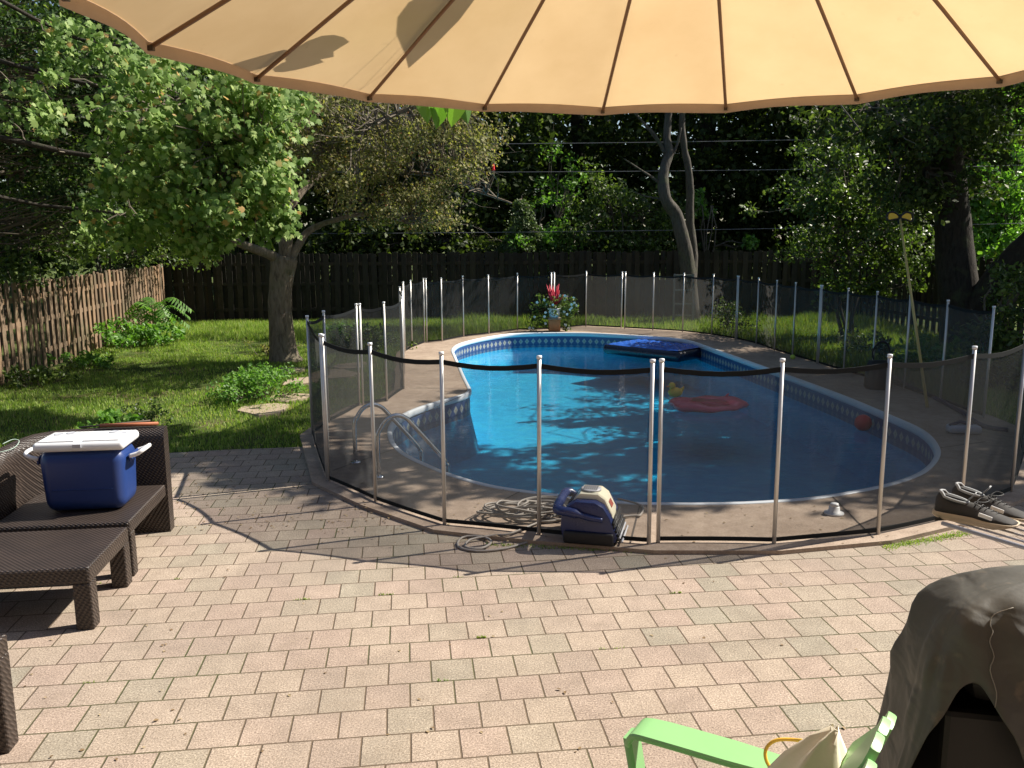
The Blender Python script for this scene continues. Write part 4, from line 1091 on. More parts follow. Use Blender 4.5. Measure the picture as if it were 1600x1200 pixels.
def sumac():
    b = G(238, 532); b.z = -.02; o = thing('sumac_plant', 'young sumac with drooping feather shaped leaves by the fence corner', 'plant', b)
    m = MB(); P = []; top = A(243, 478, b.y); m.tube(wander(b, top, 5, .02), taper(.02, .01, 6), 5)
    V = []
    for k in range(15):
        a = random.uniform(0, 6.28) if k > 8 else [0, 3.1, .5, 2.7, 5.9, 3.6, 1.2, 4.4, 5.2][k]; z = .55+.45*(k % 5)/4
        c = b.lerp(top, z); e = c+Vector((math.cos(a)*.75, math.sin(a)*.4, .05)); mid = c.lerp(e, .5)+Vector((0, 0, .16)); e.z -= .12
        q = smoothpath([c, mid, e], 7); m.tube(q, .004, 4, False)
        for i in range(2, len(q)):
            d = (q[i]-q[i-1]).normalized(); s_ = d.cross(Vector((0, 0, 1))).normalized()
            for sg in (-1, 1):
                L_ = .20*(1-abs(i/len(q)-.5)*.7); tip = q[i]+s_*sg*L_+d*.04-Vector((0, 0, .07)); u = d*.024
                V.append((q[i]-u, q[i]+u, q[i].lerp(tip, .5)+u, tip))
    m.build('stem', 'twig', o)
    mb = MB()
    for quad in V: mb.add(quad, [(0, 1, 2, 3)])
    mb.build('leaves', 'L_bright', o)
sumac()
# stepping stones between lawn and fence
for (px, py, r_, lb) in ((412, 640, .34, 'flat tan flagstone nearest the patio'), (452, 622, .3, 'flagstone right of the low green bush'), (470, 596, .32, 'flagstone against the mesh fence corner'), (520, 585, .42, 'pale flagstone seen through the left mesh'), (555, 572, .35, 'farther flagstone seen through the left mesh'), (450, 580, .28, 'small flagstone close to the tree trunk')):
    c = G(px, py); poly = []
    for k in range(9):
        a = 6.283*k/9; q = r_*random.uniform(.75, 1.15); poly.append((c.x+q*math.cos(a), c.y+q*1.15*math.sin(a)))
    m = MB(); m.prism(poly, -.02, .012+random.uniform(0, .01)); tag(m.build('flagstone', 'stone'), lb, 'stone', 'flagstones beside the fence')

# ------------------------------------------------------------------ utility wires, feeder, trellis
for (x0, y0, x1, y1, lb) in ((560, 227, 1420, 216, 'topmost pale utility wire strung across the trees'), (560, 270, 1420, 263, 'middle utility wire strung across the trees'), (480, 366, 1420, 354, 'lowest dark utility wire just above the back fence')):
    a, b = A(x0, y0, 24.2), A(x1, y1, 24.2); d = (b-a); a2 = a-d*.8; b2 = b+d*.8; pts = []
    for k in range(25):
        t = k/24; p = a2.lerp(b2, t); p.z += -.25*4*t*(1-t)+.25*(.92); pts.append(p)
    tag(MB().tube(pts, .010, 5).build('utility_wire', 'wire'), lb, 'wire', 'utility wires behind the yard')
q = A(771, 262, 14.9)
fd = thing('bird_feeder', 'tiny red hanging bird feeder among the twigs right of the lawn tree', 'feeder', q)
MB().lathe(q, [(.006, .06), (.022, .03), (.02, -.02), (.032, -.035), (.012, -.05)], 10).build('body', 'redf', fd, True)
MB().tube([q+Vector((0, 0, .08)), q+Vector((.02, 0, .5))], .004, 4).build('hanger', 'wire', fd)
b = G(1067, 503); tr_ = thing('garden_ladder', 'pale weathered ladder frame leaning behind the far mesh fence', 'ladder', b)
Yt = 21.3
def gl(p, q, w_=.03): return MB().tube([p, q], w_, 4)
s1, s2 = (A(1052, 500, Yt), A(1054, 428, Yt+.3)), (A(1083, 500, Yt), A(1083, 428, Yt+.3))
gl(*s1).build('stile', 'greytr', tr_); gl(*s2).build('stile', 'greytr', tr_)
for t in (.1, .35, .65, .97): gl(s1[0].lerp(s1[1], t), s2[0].lerp(s2[1], t), .025).build('rung', 'greytr', tr_)

# ------------------------------------------------------------------ flower pot on block
b = G(866, 517, DZ)
st_ = thing('brick_stand', 'orange brown block stand under the white flower pot', 'stand', b)
MB().rbox(b+Vector((0, 0, .14)), (.27, .27, .27), .02).build('block', 'stump', st_)
MB().rbox(b+Vector((0, 0, .29)), (.31, .31, .025), .01).build('slab', 'stone', st_)
pt = b+Vector((0, 0, .303))
fp = thing('flower_pot', 'white pot of trailing white flowers and a red plume at the far pool edge', 'pot', pt)
MB().lathe(pt, [(.10, 0), (.115, .02), (.14, .19), (.155, .2), (.155, .225), (.13, .225), (.12, .2)], 20).build('pot', 'pot', fp, True)
C = [(pt.x+random.gauss(0, .22), pt.y+random.gauss(0, .16), pt.z+.22+random.gauss(.08, .13)) for _ in range(60)]+[(pt.x+.36+random.gauss(0, .12), pt.y-.05, pt.z+.05+random.gauss(0, .15)) for _ in range(26)]+[(pt.x-.38+random.gauss(0, .12), pt.y, pt.z-.02+random.gauss(0, .17)) for _ in range(26)]+[(pt.x+.25, pt.y-.05, pt.z-.2+random.gauss(0, .1)) for _ in range(8)]
leaves('leaves', clumps(C, .08, 14, .9), .055, 'L_mid', fp, 'oval', .5)
m = MB()
for c in random.sample(C, 30)+[(pt.x+.23, pt.y-.1, pt.z+.5), (pt.x+.45, pt.y-.1, pt.z+.33), (pt.x-.4, pt.y-.1, pt.z+.35)]:
    for k in range(5):
        a = k*1.2566; p = Vector(c)+Vector((0, -.05, .02)); u = Vector((math.cos(a), -.3, math.sin(a)))*.035; s_ = Vector((-math.sin(a), 0, math.cos(a)))*.017
        m.add([p, p+u*.6+s_, p+u, p+u*.6-s_], [(0, 1, 2, 3)])
m.build('blossoms', 'petal', fp)
m = MB()
for _ in range(26):
    a = random.gauss(0, .16); base = Vector((pt.x+random.gauss(0, .03), pt.y, pt.z+.3)); tip = base+Vector((math.sin(a)*.5-.03, random.gauss(0, .04), random.uniform(.22, .48)))
    m.tube([base, base.lerp(tip, .6), tip], [.006, .022, .004], 5)
m.build('red_plume', 'red', fp, True)

# ------------------------------------------------------------------ things in the water
def airmattress():
    a, b_, c_, d_ = G(962, 546, WATER+.12), G(1060, 557, WATER+.12), G(1095, 543, WATER+.12), G(990, 529, WATER+.12)
    cen = (a+b_+c_+d_)/4; ux = (b_-a).normalized(); ang = math.atan2(ux.y, ux.x)
    o = thing('air_mattress', 'blue inflatable air mattress floating at the far end of the pool', 'pool float', (cen.x, cen.y, WATER), ang)
    L_, W_ = 1.95, 1.2
    MB().rbox((0, 0, .065), (L_, W_, .22), .10, None, 4).build('side_wall', 'airside', o, True, True)
    m = MB(); nx, ny = 46, 30; V = []
    for j in range(ny+1):
        for i in range(nx+1):
            x = (i/nx-.5)*(L_-.12); y = (j/ny-.5)*(W_-.12)
            e = min(1, (1-abs(2*i/nx-1))*6)*min(1, (1-abs(2*j/ny-1))*5)
            tuft = abs(math.sin(math.pi*(i/nx)*9))*abs(math.sin(math.pi*(j/ny)*5))
            V.append((x, y, .168+.030*e*tuft**.5+.01*e+(.02*max(0, (i/nx-.86)*7))))
    m.add(V, [(j*(nx+1)+i, j*(nx+1)+i+1, (j+1)*(nx+1)+i+1, (j+1)*(nx+1)+i) for j in range(ny) for i in range(nx)])
    m.build('tufted_top', 'airmat', o, True, True)
airmattress()
dq = G(1055, 618, WATER)
dk_ = thing('rubber_duck', 'yellow rubber duck floating beside the pink float', 'toy', dq, R(200))
MB().ball((0, 0, .05), (.12, .085, .075)).build('body', 'duck', dk_, True, True)
MB().ball((.06, 0, .155), (.055, .05, .055)).build('head', 'duck', dk_, True, True)
MB().ball((.12, 0, .15), (.032, .024, .012)).build('beak', 'beak', dk_, True, True)
MB().tube([(-.08, 0, .06), (-.13, 0, .10), (-.15, 0, .13)], [.04, .025, .005], 8).build('tail', 'duck', dk_, True, True)
rq = G(1106, 634, WATER+.03)
rg = thing('ring_float', 'half deflated pink red ring float lying on the water', 'pool float', (rq.x, rq.y, WATER), R(-8))
rings_ = []
for k in range(40):
    a = 2*math.pi*k/40; R_a = .36*(1+.04*math.sin(3*a)); tr2 = .13*(1+.12*math.sin(5*a+1)); ring = []
    for i in range(12):
        b2 = 2*math.pi*i/12; rr = R_a+tr2*math.cos(b2)*(1.15 if a < 4.5 else .9)
        zz = .055+.055*math.sin(b2)*(1+.35*math.sin(2*a+.5))-.01*math.sin(7*a)
        ring.append(Vector((rr*math.cos(a)*1.08, rr*math.sin(a)*.95, zz)))
    rings_.append(ring)
m = MB(); V = [p for r_ in rings_ for p in r_]; F = []
for k in range(40):
    for i in range(12): F.append((k*12+i, ((k+1) % 40)*12+i, ((k+1) % 40)*12+(i+1) % 12, k*12+(i+1) % 12))
m.add(V, F); m.build('tube', 'ring', rg, True, True)
m = MB(); m.lathe((0, 0, .045), [(.001, 0.012), (.12, .004), (.22, .012), (.33, .045)], 24, None, 1.08, .95); m.build('floor_sheet', 'ring', rg, True, True)
MB().tube([(.26, .2, .11), (.29, .23, .15), (.31, .24, .17)], [.02, .016, .008], 8).build('valve_fold', 'ring', rg, True, True)
bq = G(1348, 671, WATER)
tag(MB().ball((bq.x, bq.y, WATER+.085), .105, 22, 14).build('beach_ball', 'ballr', None, True), 'small red ball floating against the right pool wall', 'ball')

# ------------------------------------------------------------------ things on the deck
tq = G(1238.5, 561, DZ); tag(MB().ball((tq.x, tq.y, DZ+.036), .045, 14, 10).build('tennis_ball', 'tennis', None, True), 'yellow green tennis ball on the far right deck edge', 'ball')
wq = G(1303, 803, DZ)
wc = thing('vacuum_fitting', 'white round plastic fitting standing on the near deck', 'pool fitting', wq)
MB().lathe(wq, [(.075, 0), (.075, .014), (.045, .02), (.04, .06), (.034, .064)], 20).build('flange', 'whitepl', wc, True)
MB().lathe(wq, [(.034, .062), (.032, .085), (.022, .09)], 16).build('neck', 'whitepl', wc, True)
pq = G(1372, 607, DZ)
pb = thing('black_bag', 'black soft bag with looped handle on the right deck', 'bag', pq)
rr_ = []
for z, a, c_ in ((0, .17, .13), (.04, .19, .14), (.2, .185, .13), (.34, .17, .10), (.40, .15, .06)):
    rr_.append([Vector((pq.x+a*math.copysign(abs(math.cos(t))**.7, math.cos(t)), pq.y+c_*math.copysign(abs(math.sin(t))**.7, math.sin(t)), DZ+z+.01*math.sin(3*t)*(z > .1))) for t in [2*math.pi*k/20 for k in range(20)]])
m = MB(); m.loft(rr_); m.build('body', 'black', pb, True)
MB().tube(smoothpath([pq+Vector(v) for v in ((-.10, -.02, .42), (-.12, -.02, .54), (-.04, -.02, .66), (.06, -.02, .66), (.12, -.02, .54), (.11, -.02, .42))], 5), .014, 8).build('handle', 'black', pb, True)
# yellow pole with brush head
p0, ptop = G(1449, 637, DZ), A(1406, 340, 11.9)
pl_ = thing('pool_pole', 'long yellowish pole leaning on the right mesh fence with a black and yellow head', 'pole', p0)
MB().tube([p0, p0.lerp(ptop, .55), ptop], [.019, .017, .014], 10).build('shaft', 'ypole', pl_, True)
hd = ptop
def wing(sg, a0):
    pts = smoothpath([hd+Vector((0, 0, .0)), hd+Vector((sg*.08, 0, .07)), hd+Vector((sg*.165, 0, .065+a0)), hd+Vector((sg*.17, 0, -.03+a0)), hd+Vector((sg*.08, 0, -.025))], 4, True)
    r_ = MB().tube(pts+[pts[0]], .014, 8).build('frame_loop', 'black', pl_, True)
    q_ = [p-hd for p in pts]; m = MB(); m.loft([[hd+v*.8+Vector((sg*.015, -.006, 0)) for v in q_], [hd+v*.8+Vector((sg*.015, .006, 0)) for v in q_]]); m.build('yellow_pad', 'ylw', pl_)
wing(-1, .0); wing(1, -.02)
MB().tube([hd+Vector((0, 0, -.08)), hd+Vector((0, 0, .03))], .026, 10).build('socket', 'black', pl_, True)
# dark blue hose along right deck
hp = smoothpath([G(1395, 588, DZ+.02), G(1425, 605, DZ+.02), G(1462, 622, DZ+.02), G(1500, 642, DZ+.02), G(1535, 665, DZ+.02), G(1575, 672, DZ+.02)], 5)
tag(MB().tube(hp, .028, 10).build('vacuum_hose', 'hoseb', None, True), 'dark blue pool hose lying along the right deck edge', 'hose')
sq = G(1505, 677, DZ)
m = MB(); m.rbox(sq+Vector((0, 0, .05)), (.34, .16, .09), .03, Matrix.Rotation(R(-8), 3, 'Z'))
vh = thing('pool_vacuum', 'grey pool vacuum head lying on the right deck', 'pool tool', sq); m.build('head_body', 'greypl', vh, True)
MB().tube([sq+Vector((-.16, 0, .09)), sq+Vector((-.05, 0, .13)), sq+Vector((.1, .02, .1))], .018, 8).build('hose_neck', 'hoseb', vh, True)

# robot cleaner
def robot():
    c = G(926, 836, DZ); ang = R(-14)
    o = thing('pool_robot', 'navy and cream robotic pool cleaner parked on the near deck', 'pool cleaner', c, ang)
    # side silhouette (x, z): sloping body, lower rounded corners
    prof = [(-.19, .03), (-.205, .10), (-.20, .20), (-.16, .255), (-.10, .30), (.04, .30), (.10, .27), (.15, .19), (.18, .11), (.205, .05), (.19, .015), (.05, .0), (-.12, .0)]
    m = MB()
    rings_ = []
    for y, s_ in ((-.20, .93), (-.195, .985), (-.18, 1), (-.10, 1)):
        rings_.append([Vector((x*s_, y, .01+z*s_)) for x, z in prof])
    m.loft(rings_)
    m.build('near_side_shell', 'navy', o, local=True, angle=40)
    m = MB(); m.loft([[Vector((x*s_, y, .01+z*s_)) for x, z in prof] for y, s_ in ((.10, 1), (.18, 1), (.195, .985), (.20, .93))]); m.build('far_side_shell', 'navy', o, local=True, angle=40)
    body = [(-.17, .04), (-.185, .2), (-.12, .30), (-.08, .345), (.05, .345), (.10, .31), (.155, .20), (.165, .05)]
    m = MB(); m.loft([[Vector((x, y, z)) for x, z in body] for y in (-.115, -.10, .10, .115)]); bd = m.build('top_cover', 'creampl', o, local=True, angle=30)
    MB().lathe((-.015, 0, .345), [(.075, 0), (.075, .012), (.06, .016)], 24).build('grille', 'greypl', o, True, True)
    g_ = MB()
    for k in range(7): g_.box((-.06+k*.015, 0, .363), (.006, .10, .004))
    g_.build('grille_bars', 'black', o, local=True)
    n_ = Vector((.11, 0, .055)).normalized(); Mr = Matrix.Rotation(R(63), 3, 'Y')
    m = MB()
    for k, (yy, w_) in enumerate(((-.02, .03), (.015, .022), (.045, .018))): m.box((.132, yy, .255), (.05, w_*.8, .003), Mr)
    m.build('red_mark', 'redpr', bd, local=True)
    # handle bar across left
    MB().tube(smoothpath([(.10, -.215, .19), (.0, -.22, .205), (-.12, -.225, .235), (-.21, -.22, .245), (-.235, -.16, .245), (-.235, 0, .26), (-.235, .16, .26), (-.2, .21, .25), (-.08, .21, .22)], 4), [.018]*3+[.022]*4+[.034]*22+[.022]*4, 10).build('handle', 'navy', o, True, True)
    m = MB()
    for k in range(6): m.tube([(.19+.018*math.sin(k), -.19, .02+k*.028), (.19+.018*math.sin(k), .19, .02+k*.028)], .012, 8)
    m.build('roller_brush', 'black', o, True, True)
    m = MB()
    for k in range(7): m.box((.235-.020*k*.9, 0, .03+.024*k), (.012, .36, .012), Matrix.Rotation(R(-40), 3, 'Y'))
    m.build('brush_fins', 'greypl', o, local=True)
    for y in (-.215, .215): MB().rbox((0, y, .05), (.36, .03, .09), .03).build('track', 'black', o, True, True)
    return c
rc = robot()
# grey cable heap
def cable():
    m = MB(); c = G(822, 806, DZ+.02); pts = []
    t = 0
    for k in range(210):
        a = k*.33; r_ = .21+.075*math.sin(k*.21)+.05*math.sin(k*.53); 
        pts.append(Vector((c.x+.18*math.sin(k*.05)+r_*math.cos(a)*1.05, c.y+.03+r_*math.sin(a)*.62, DZ+.012+.06*abs(math.sin(k*.37))*(k/210)+.07*(k/210)*math.exp(-((r_-.2)**2)*10))))
    end = [G(1000, 805, DZ+.015), G(1003, 790, DZ+.015), G(965, 779, DZ+.05)]
    pts += [G(870, 790, DZ+.02), G(905, 812, DZ+.02), G(985, 806, DZ+.015)]+end
    start = [G(830, 845, .01), G(790, 857, .01), G(745, 861, .01), G(716, 854, .01), G(722, 840, .01), G(750, 838, .02), G(768, 846, .02), G(752, 857, .02), G(728, 855, .02), G(735, 843, .025), G(775, 836, .03), G(800, 833, .05)]
    m.tube(smoothpath(start+pts, 3), .0095, 6)
    tag(m.build('cable_coil', 'cable', None, True), 'tangled grey cable coil spilling onto the pavers beside the robot cleaner', 'cable')
cable()

# ------------------------------------------------------------------ rattan furniture
YR = YAW
def rattan_table(corner, label, L_=.95, D_=.78, H_=.40, leg=.10):
    """corner = front right ground corner; x local to the left is negative"""
    o = thing('rattan_table', label, 'table', corner, -YR*-1*-1 if False else -YAW*1.0)
    o.rotation_euler = (0, 0, -YAW); WM[o.name] = Matrix.Translation(Vector(corner)) @ Matrix.Rotation(-YAW, 4, 'Z')
    MB().rbox((-L_/2, D_/2, H_-.05), (L_, D_, .10), .014).build('tabletop', 'rattan', o, False, True)
    for x in (-leg/2, -L_+leg/2):
        for y in (leg/2, D_-leg/2): MB().rbox((x, y, (H_-.098)/2), (leg, leg, H_-.098), .008).build('leg', 'rattan', o, False, True)
    # sloping corner gussets under the rim
    return o
c0 = G(148, 984); rattan_table(c0, 'low brown rattan table in front of the corner seat', 1.15, .70, .375)
c0 = G(16, 1177)
o = thing('rattan_chair', 'brown rattan chair of which one arm shows in the lower left corner', 'armchair', c0, -YAW)
MB().rbox((-.38, .045, .47), (.76, .10, .085), .012).build('armrest', 'rattan', o, False, True)
MB().rbox((-.045, .045, .215), (.09, .10, .43), .01).build('leg', 'rattan', o, False, True)
MB().rbox((-.71, .045, .215), (.09, .10, .43), .01).build('leg', 'rattan', o, False, True)
for x in (-.2, -.71): MB().rbox((x, -.64, .215), (.09, .10, .43), .01).build('leg', 'rattan', o, False, True)
MB().rbox((-.45, -.3, .33), (.56, .58, .08), .015).build('seat', 'rattan', o, False, True)
MB().rbox((-.80, -.3, .55), (.09, .70, .45), .03).build('backrest', 'rattan', o, False, True)
def sofa():
    c = G(211, 901)
    o = thing('rattan_corner_seat', 'brown rattan corner seat with curved wraparound back', 'armchair', c); o.rotation_euler = (0, 0, -YAW)
    WM[o.name] = Matrix.Translation(c) @ Matrix.Rotation(-YAW, 4, 'Z')
    W_, D_, H_ = .86, .86, .385
    MB().rbox((-W_/2, D_/2-.02, H_-.045), (W_, D_, .09), .015).build('seat', 'rattan', o, False, True)
    for x, y in ((-.045, .045), (-W_+.045, .045)): MB().rbox((x, y, (H_-.09)/2), (.085, .085, H_-.09), .008).build('leg', 'rattan', o, False, True)
    # wraparound back: profile swept along an L path with rounded corner, flaring outward at its top
    path = [(.0, D_+.02), (-.35, D_+.02), (-.62, D_+.0), (-.78, D_-.08), (-.87, D_-.25), (-.9, D_-.45), (-.9, .30), (-.9, .0)]
    pp = smoothpath([Vector((x, y, 0)) for x, y in path], 5)
    hs = [.80-.10*max(0, (k/len(pp)-.45))*1.6 for k in range(len(pp))]
    rings_ = []
    for k, p in enumerate(pp):
        d = (pp[min(k+1, len(pp)-1)]-pp[max(k-1, 0)]).normalized(); nv = Vector((d.y, -d.x, 0))   # outward
        h = hs[k]
        pr = [(0, 0), (0, h-.10), (.005, h-.04), (.04, h), (.10, h+.005), (.125, h-.04), (.12, h-.12), (.11, 0)]
        rings_.append([p+nv*a+Vector((0, 0, z)) for a, z in pr])
    m = MB(); m.loft(rings_); m.build('wraparound_back', 'rattan', o, local=True, angle=50)
    return o, c
so_, sc_ = sofa()
Rz = Matrix.Rotation(-YAW, 4, 'Z'); SM = Matrix.Translation(sc_) @ Rz
def SL(x, y, z): return SM @ Vector((x, y, z))
# cooler
def cooler():
    c = SL(-.355, .375, .388)
    o = thing('cooler', 'blue picnic cooler with white lid and handles on the rattan seat', 'cooler', c, -YAW)
    o.scale = (.88, .92, 1.07)
    MB().rbox((0, 0, .20), (.62, .37, .40), .085, None, 5, .96).build('body', 'bluepl', o, True, True)
    rim = MB(); rim.rbox((0, 0, .185), (.655, .375, .012), .005); 
    ld = MB().rbox((0, 0, .425), (.655, .40, .06), .028, None, 4).build('lid', 'whitepl', o, True, True)
    for x0, x1 in ((-.29, -.03), (.03, .29)):
        MB().rbox(((x0+x1)/2, -.08, .458), (x1-x0, .19, .012), .005).build('lid_flap', 'whitepl', ld, False, True)
    MB().box((0, -.212, .435), (.06, .012, .022)).build('latch', 'greypl', ld, local=True)
    for x, y in ((-.24, .09), (-.16, .12), (.16, .12), (.24, .06), (-.2, -.02), (.2, .0)):
        MB().lathe((x, y, .4565), [(.036, 0), (.034, .004), (.030, .002)], 16).build('cup_holder', 'greypl', ld, True, True)
    for sg in (-1, 1):
        MB().tube(smoothpath([(sg*.33, -.09, .335), (sg*.39, -.09, .35), (sg*.43, -.07, .37), (sg*.435, .07, .37), (sg*.39, .09, .35), (sg*.33, .09, .335)], 4), .014, 8).build('handle', 'whitepl', o, True, True)
        MB().rbox((sg*.335, 0, .325), (.02, .2, .05), .009).build('handle_mount', 'bluepl', o, local=True)
    MB().tube([(-.22, -.181, .15), (.22, -.181, .15)], .004, 5).build('moulding', 'bluepl', o, local=True)
cooler()
# stakes on top of the back
for k, (a, b2, r_, mt, lb) in enumerate(((( -.46, .93, .83), (-.05, .95, .828), .014, 'terracotta', 'orange brown garden stake resting on the seat back'), ((-.62, .96, .815), (-.12, 1.0, .842), .007, 'twig', 'thin dry stick beside the orange stake'))):
    tag(MB().tube([SL(*a), SL(*b2)], r_, 7).build('garden_stake', mt, None, True), lb, 'stake')
tw_ = smoothpath([SL(-.98, .55, .80), SL(-.94, .62, .815), SL(-.90, .62, .80), SL(-.9, .5, .775), SL(-1.0, .42, .77), SL(-1.1, .5, .79)], 5)
tag(MB().tube(tw_, .003, 5).build('garden_twine', simple('green_twine', (.35, .45, .38), .7), None, True), 'thin green twine loop on the curved seat back', 'twine')

# ------------------------------------------------------------------ covered barbecue
def grill():
    o = thing('covered_barbecue', 'barbecue under a crumpled dark olive vinyl cover', 'barbecue', (1.80, 2.42, 0), R(-12))
    R_l = []; n_ = 120
    lv = [(1.20, .12, .03), (1.19, .25, .07), (1.165, .36, .11), (1.12, .44, .155), (1.06, .50, .195), (.98, .535, .225), (.90, .555, .245), (.82, .57, .255), (.72, .58, .265), (.60, .59, .275), (.48, .60, .285), (.36, .61, .295), (.24, .62, .30)]
    for li, (z, hw, hd) in enumerate(lv):
        rg_ = []
        for k in range(n_):
            t = 2*math.pi*k/n_; cx_ = math.copysign(abs(math.cos(t))**.5, math.cos(t)); sy2 = math.copysign(abs(math.sin(t))**.5, math.sin(t))
            fold = .010*math.sin(t*7+1.2)*min(1, li/6)+.007*math.sin(t*13+z*7)*min(1, li/6)
            p = Vector((cx_*(hw+fold), sy2*(hd+fold), z))
            arch = .68*math.exp(-((math.degrees(t)-238-5*mn.noise((t*6, z, 2)))/(27-5*mn.noise((t*3, 5, z))))**2/1.3)
            z0 = .24+arch; p.z = z0+(p.z-.24)*(1.2-z0)/(.96)
            # tension creases running from the seam to the shoulders
            q = p.copy()
            cr = (1-abs(math.sin(7*(p.z*1.7+p.x*.9-p.y*.6)+3.2*mn.noise(p*2.6))))**3
            p += Vector((cx_, sy2, 0)).normalized()*.040*cr*min(1, li/4)
            p += mn.noise_vector(q*4)*.022+mn.noise_vector(q*11)*.008
            rg_.append(p)
        R_l.append(rg_)
    m = MB(); m.v = [tuple(p) for r_ in R_l for p in r_]
    for k in range(len(R_l)-1):
        for i in range(n_): m.f.append((k*n_+i, (k+1)*n_+i, (k+1)*n_+(i+1) % n_, k*n_+(i+1) % n_))
    m.f.append(tuple(range(n_)))
    m.build('cover', 'cover', o, True, True, solid=.004, subsurf=1)
    pts = []
    for li, rg_ in enumerate(R_l[4:], 4):
        q = min((p for p in rg_ if p.y < 0), key=lambda p: abs(p.x+.40*min(1, .35+li*.12))); pts.append(q+Vector((0, -.005, .002)))
    MB().tube(smoothpath(pts, 3), .0016, 5).build('seam', simple('pale_seam', (.22, .20, .17), .7), o, True, True)
    MB().rbox((0, .02, .50), (.98, .40, .60), .02).build('cart', 'black', o, local=True)
    MB().rbox((0, .02, .91), (.84, .34, .22), .06).build('firebox', 'black', o, local=True)
    for x in (-.44, .44):
        for y in (-.16, .16): MB().tube([(x, y, 0), (x, y, .2)], .02, 8).build('leg', 'black', o, True, True)
grill()

# ------------------------------------------------------------------ green garden chair
def chair():
    # local: +x forward, y left, origin on the ground under the seat middle
    o = thing('garden_chair', 'light green plastic adirondack chair at the bottom edge', 'chair', (.545, 2.22, 0), R(148))
    g_ = 'green'
    def plank(P, w_, t_, name, side=Vector((0, 1, 0))):
        P = [Vector(p) for p in P]; rr = []
        for k, p in enumerate(P):
            d = (P[min(k+1, len(P)-1)]-P[max(k-1, 0)]).normalized(); s_ = (side-d*side.dot(d)).normalized(); nn_ = d.cross(s_)
            ww = w_[k] if hasattr(w_, '__len__') else w_
            q = []
            for a, b2 in ((-1, -.5), (-.93, -1), (.93, -1), (1, -.5), (1, .5), (.93, 1), (-.93, 1), (-1, .5)): q.append(p+s_*(a*ww/2)+nn_*(b2*t_/2))
            rr.append(q)
        m = MB(); m.loft(rr); return m.build(name, g_, o, local=True, angle=35)
    for sg in (-1, 1):
        y = sg*.30
        plank(smoothpath([(.36, y, .50), (.34, y, .545), (.30, y, .562), (.1, y, .57), (-.15, y, .575), (-.34, y, .57)], 3), [.075, .09, .10, .11, .115, .12, .125, .13, .13, .13, .13, .12, .11, .10, .09, .085], .022, 'arm')
        plank([(.36, y, .53), (.335, y, .40), (.33, y, .2), (.35, y, 0)], [.075, .07, .08, .09], .03, 'front_leg')
        plank([(-.18, sg*.26, .33), (-.34, sg*.27, .12), (-.42, sg*.27, 0)], .07, .03, 'rear_leg')
    for k in range(5):
        y = (k-2)*.108; h = .935-.014*(k-2)**2; fl = 1+.06*abs(k-2)
        P = [(-.16, y*.88, .30), (-.24, y*.92, .5), (-.36, y*.98, .75), (-.43, y*1.03, h-.05), (-.441, y*1.03, h-.02), (-.446, y*1.03, h-.006), (-.449, y*1.03, h)]
        plank(P, [.096, .10, .106, .108, .102, .085, .05], .024, 'back_slat')
    for k in range(6):
        x = .33-.085*k; plank([(x, -.27, .365-.012*k), (x, 0, .355-.012*k), (x, .27, .365-.012*k)], .075, .018, 'seat_slat', Vector((1, 0, 0)))
    plank([(-.33, -.33, .55), (-.35, 0, .56), (-.33, .33, .55)], .06, .02, 'back_brace', Vector((0, 0, 1)))
    return o
chair()
# beige bag cloth and yellow cord at chair
c = A(1278, 1158, 2.22)
tow = thing('beige_towel', 'cream cloth peaked over the green chair seat', 'towel', c)
m = MB(); rr = []
for z, a, b2, dx in ((.035, .01, .015, .045), (.0, .045, .03, .02), (-.05, .085, .05, 0), (-.12, .12, .07, -.02), (-.25, .16, .09, -.03), (-.40, .17, .10, -.03)):
    rr.append([c+Vector((dx+a*math.cos(t)*(1+.15*math.sin(3*t)), b2*math.sin(t)*(1+.2*math.sin(4*t)), z+.012*math.sin(5*t))) for t in [2*math.pi*k/22 for k in range(22)]])
m.loft(list(reversed(rr))); m.build('cloth', 'cream', tow, True)
yc = [A(1215, 1215, 2.35), A(1198, 1190, 2.35), A(1197, 1170, 2.36), A(1212, 1157, 2.36), A(1240, 1156, 2.34), A(1262, 1163, 2.3), A(1270, 1200, 2.3)]
tag(MB().tube(smoothpath(yc, 5), .0055, 7).build('yellow_cord', 'cord', None, True), 'yellow cord loop beside the cream cloth', 'cord')

# ------------------------------------------------------------------ drying rack with shoe and cloth
def rack():
    a, b_ = A(1484, 817, 3.22), A(1600, 856, 2.95)
    zt = (a.z+b_.z)/2
    o = thing('drying_rack', 'grey folding drying rack reaching in at the right', 'drying rack', (2.3, 2.95, 0))
    a = Vector((a.x-.03, a.y, zt)); d = Vector((b_.x-a.x, b_.y-a.y, 0)).normalized(); s_ = Vector((-d.y, d.x, 0))
    if s_.y < 0: s_ = -s_
    E_ = 1.35
    for k, off in enumerate((0, .06, .12, .18, .24, .30)):
        p = a+s_*off+d*(.0 if k == 0 else .02*k); MB().tube([p, p+d*E_], .0085 if k in (0, 5) else .0045, 7).build('rod', 'rod', o, True)
    MB().tube([a-d*.03+Vector((0, 0, .008)), a+s_*.3+d*.08], .007, 7).build('end_bar', 'black', o, True)
    for off in (0, .3):
        p = a+s_*off+d*.62; q = a+s_*off+d*1.1
        MB().tube([p, Vector((q.x, q.y, 0))], .009, 8).build('leg', 'rod', o, True); MB().tube([q, Vector((p.x+.05, p.y, 0))], .009, 8).build('leg', 'rod', o, True)
    return a, d, s_, zt
ra, rd, rs, rz_ = rack()
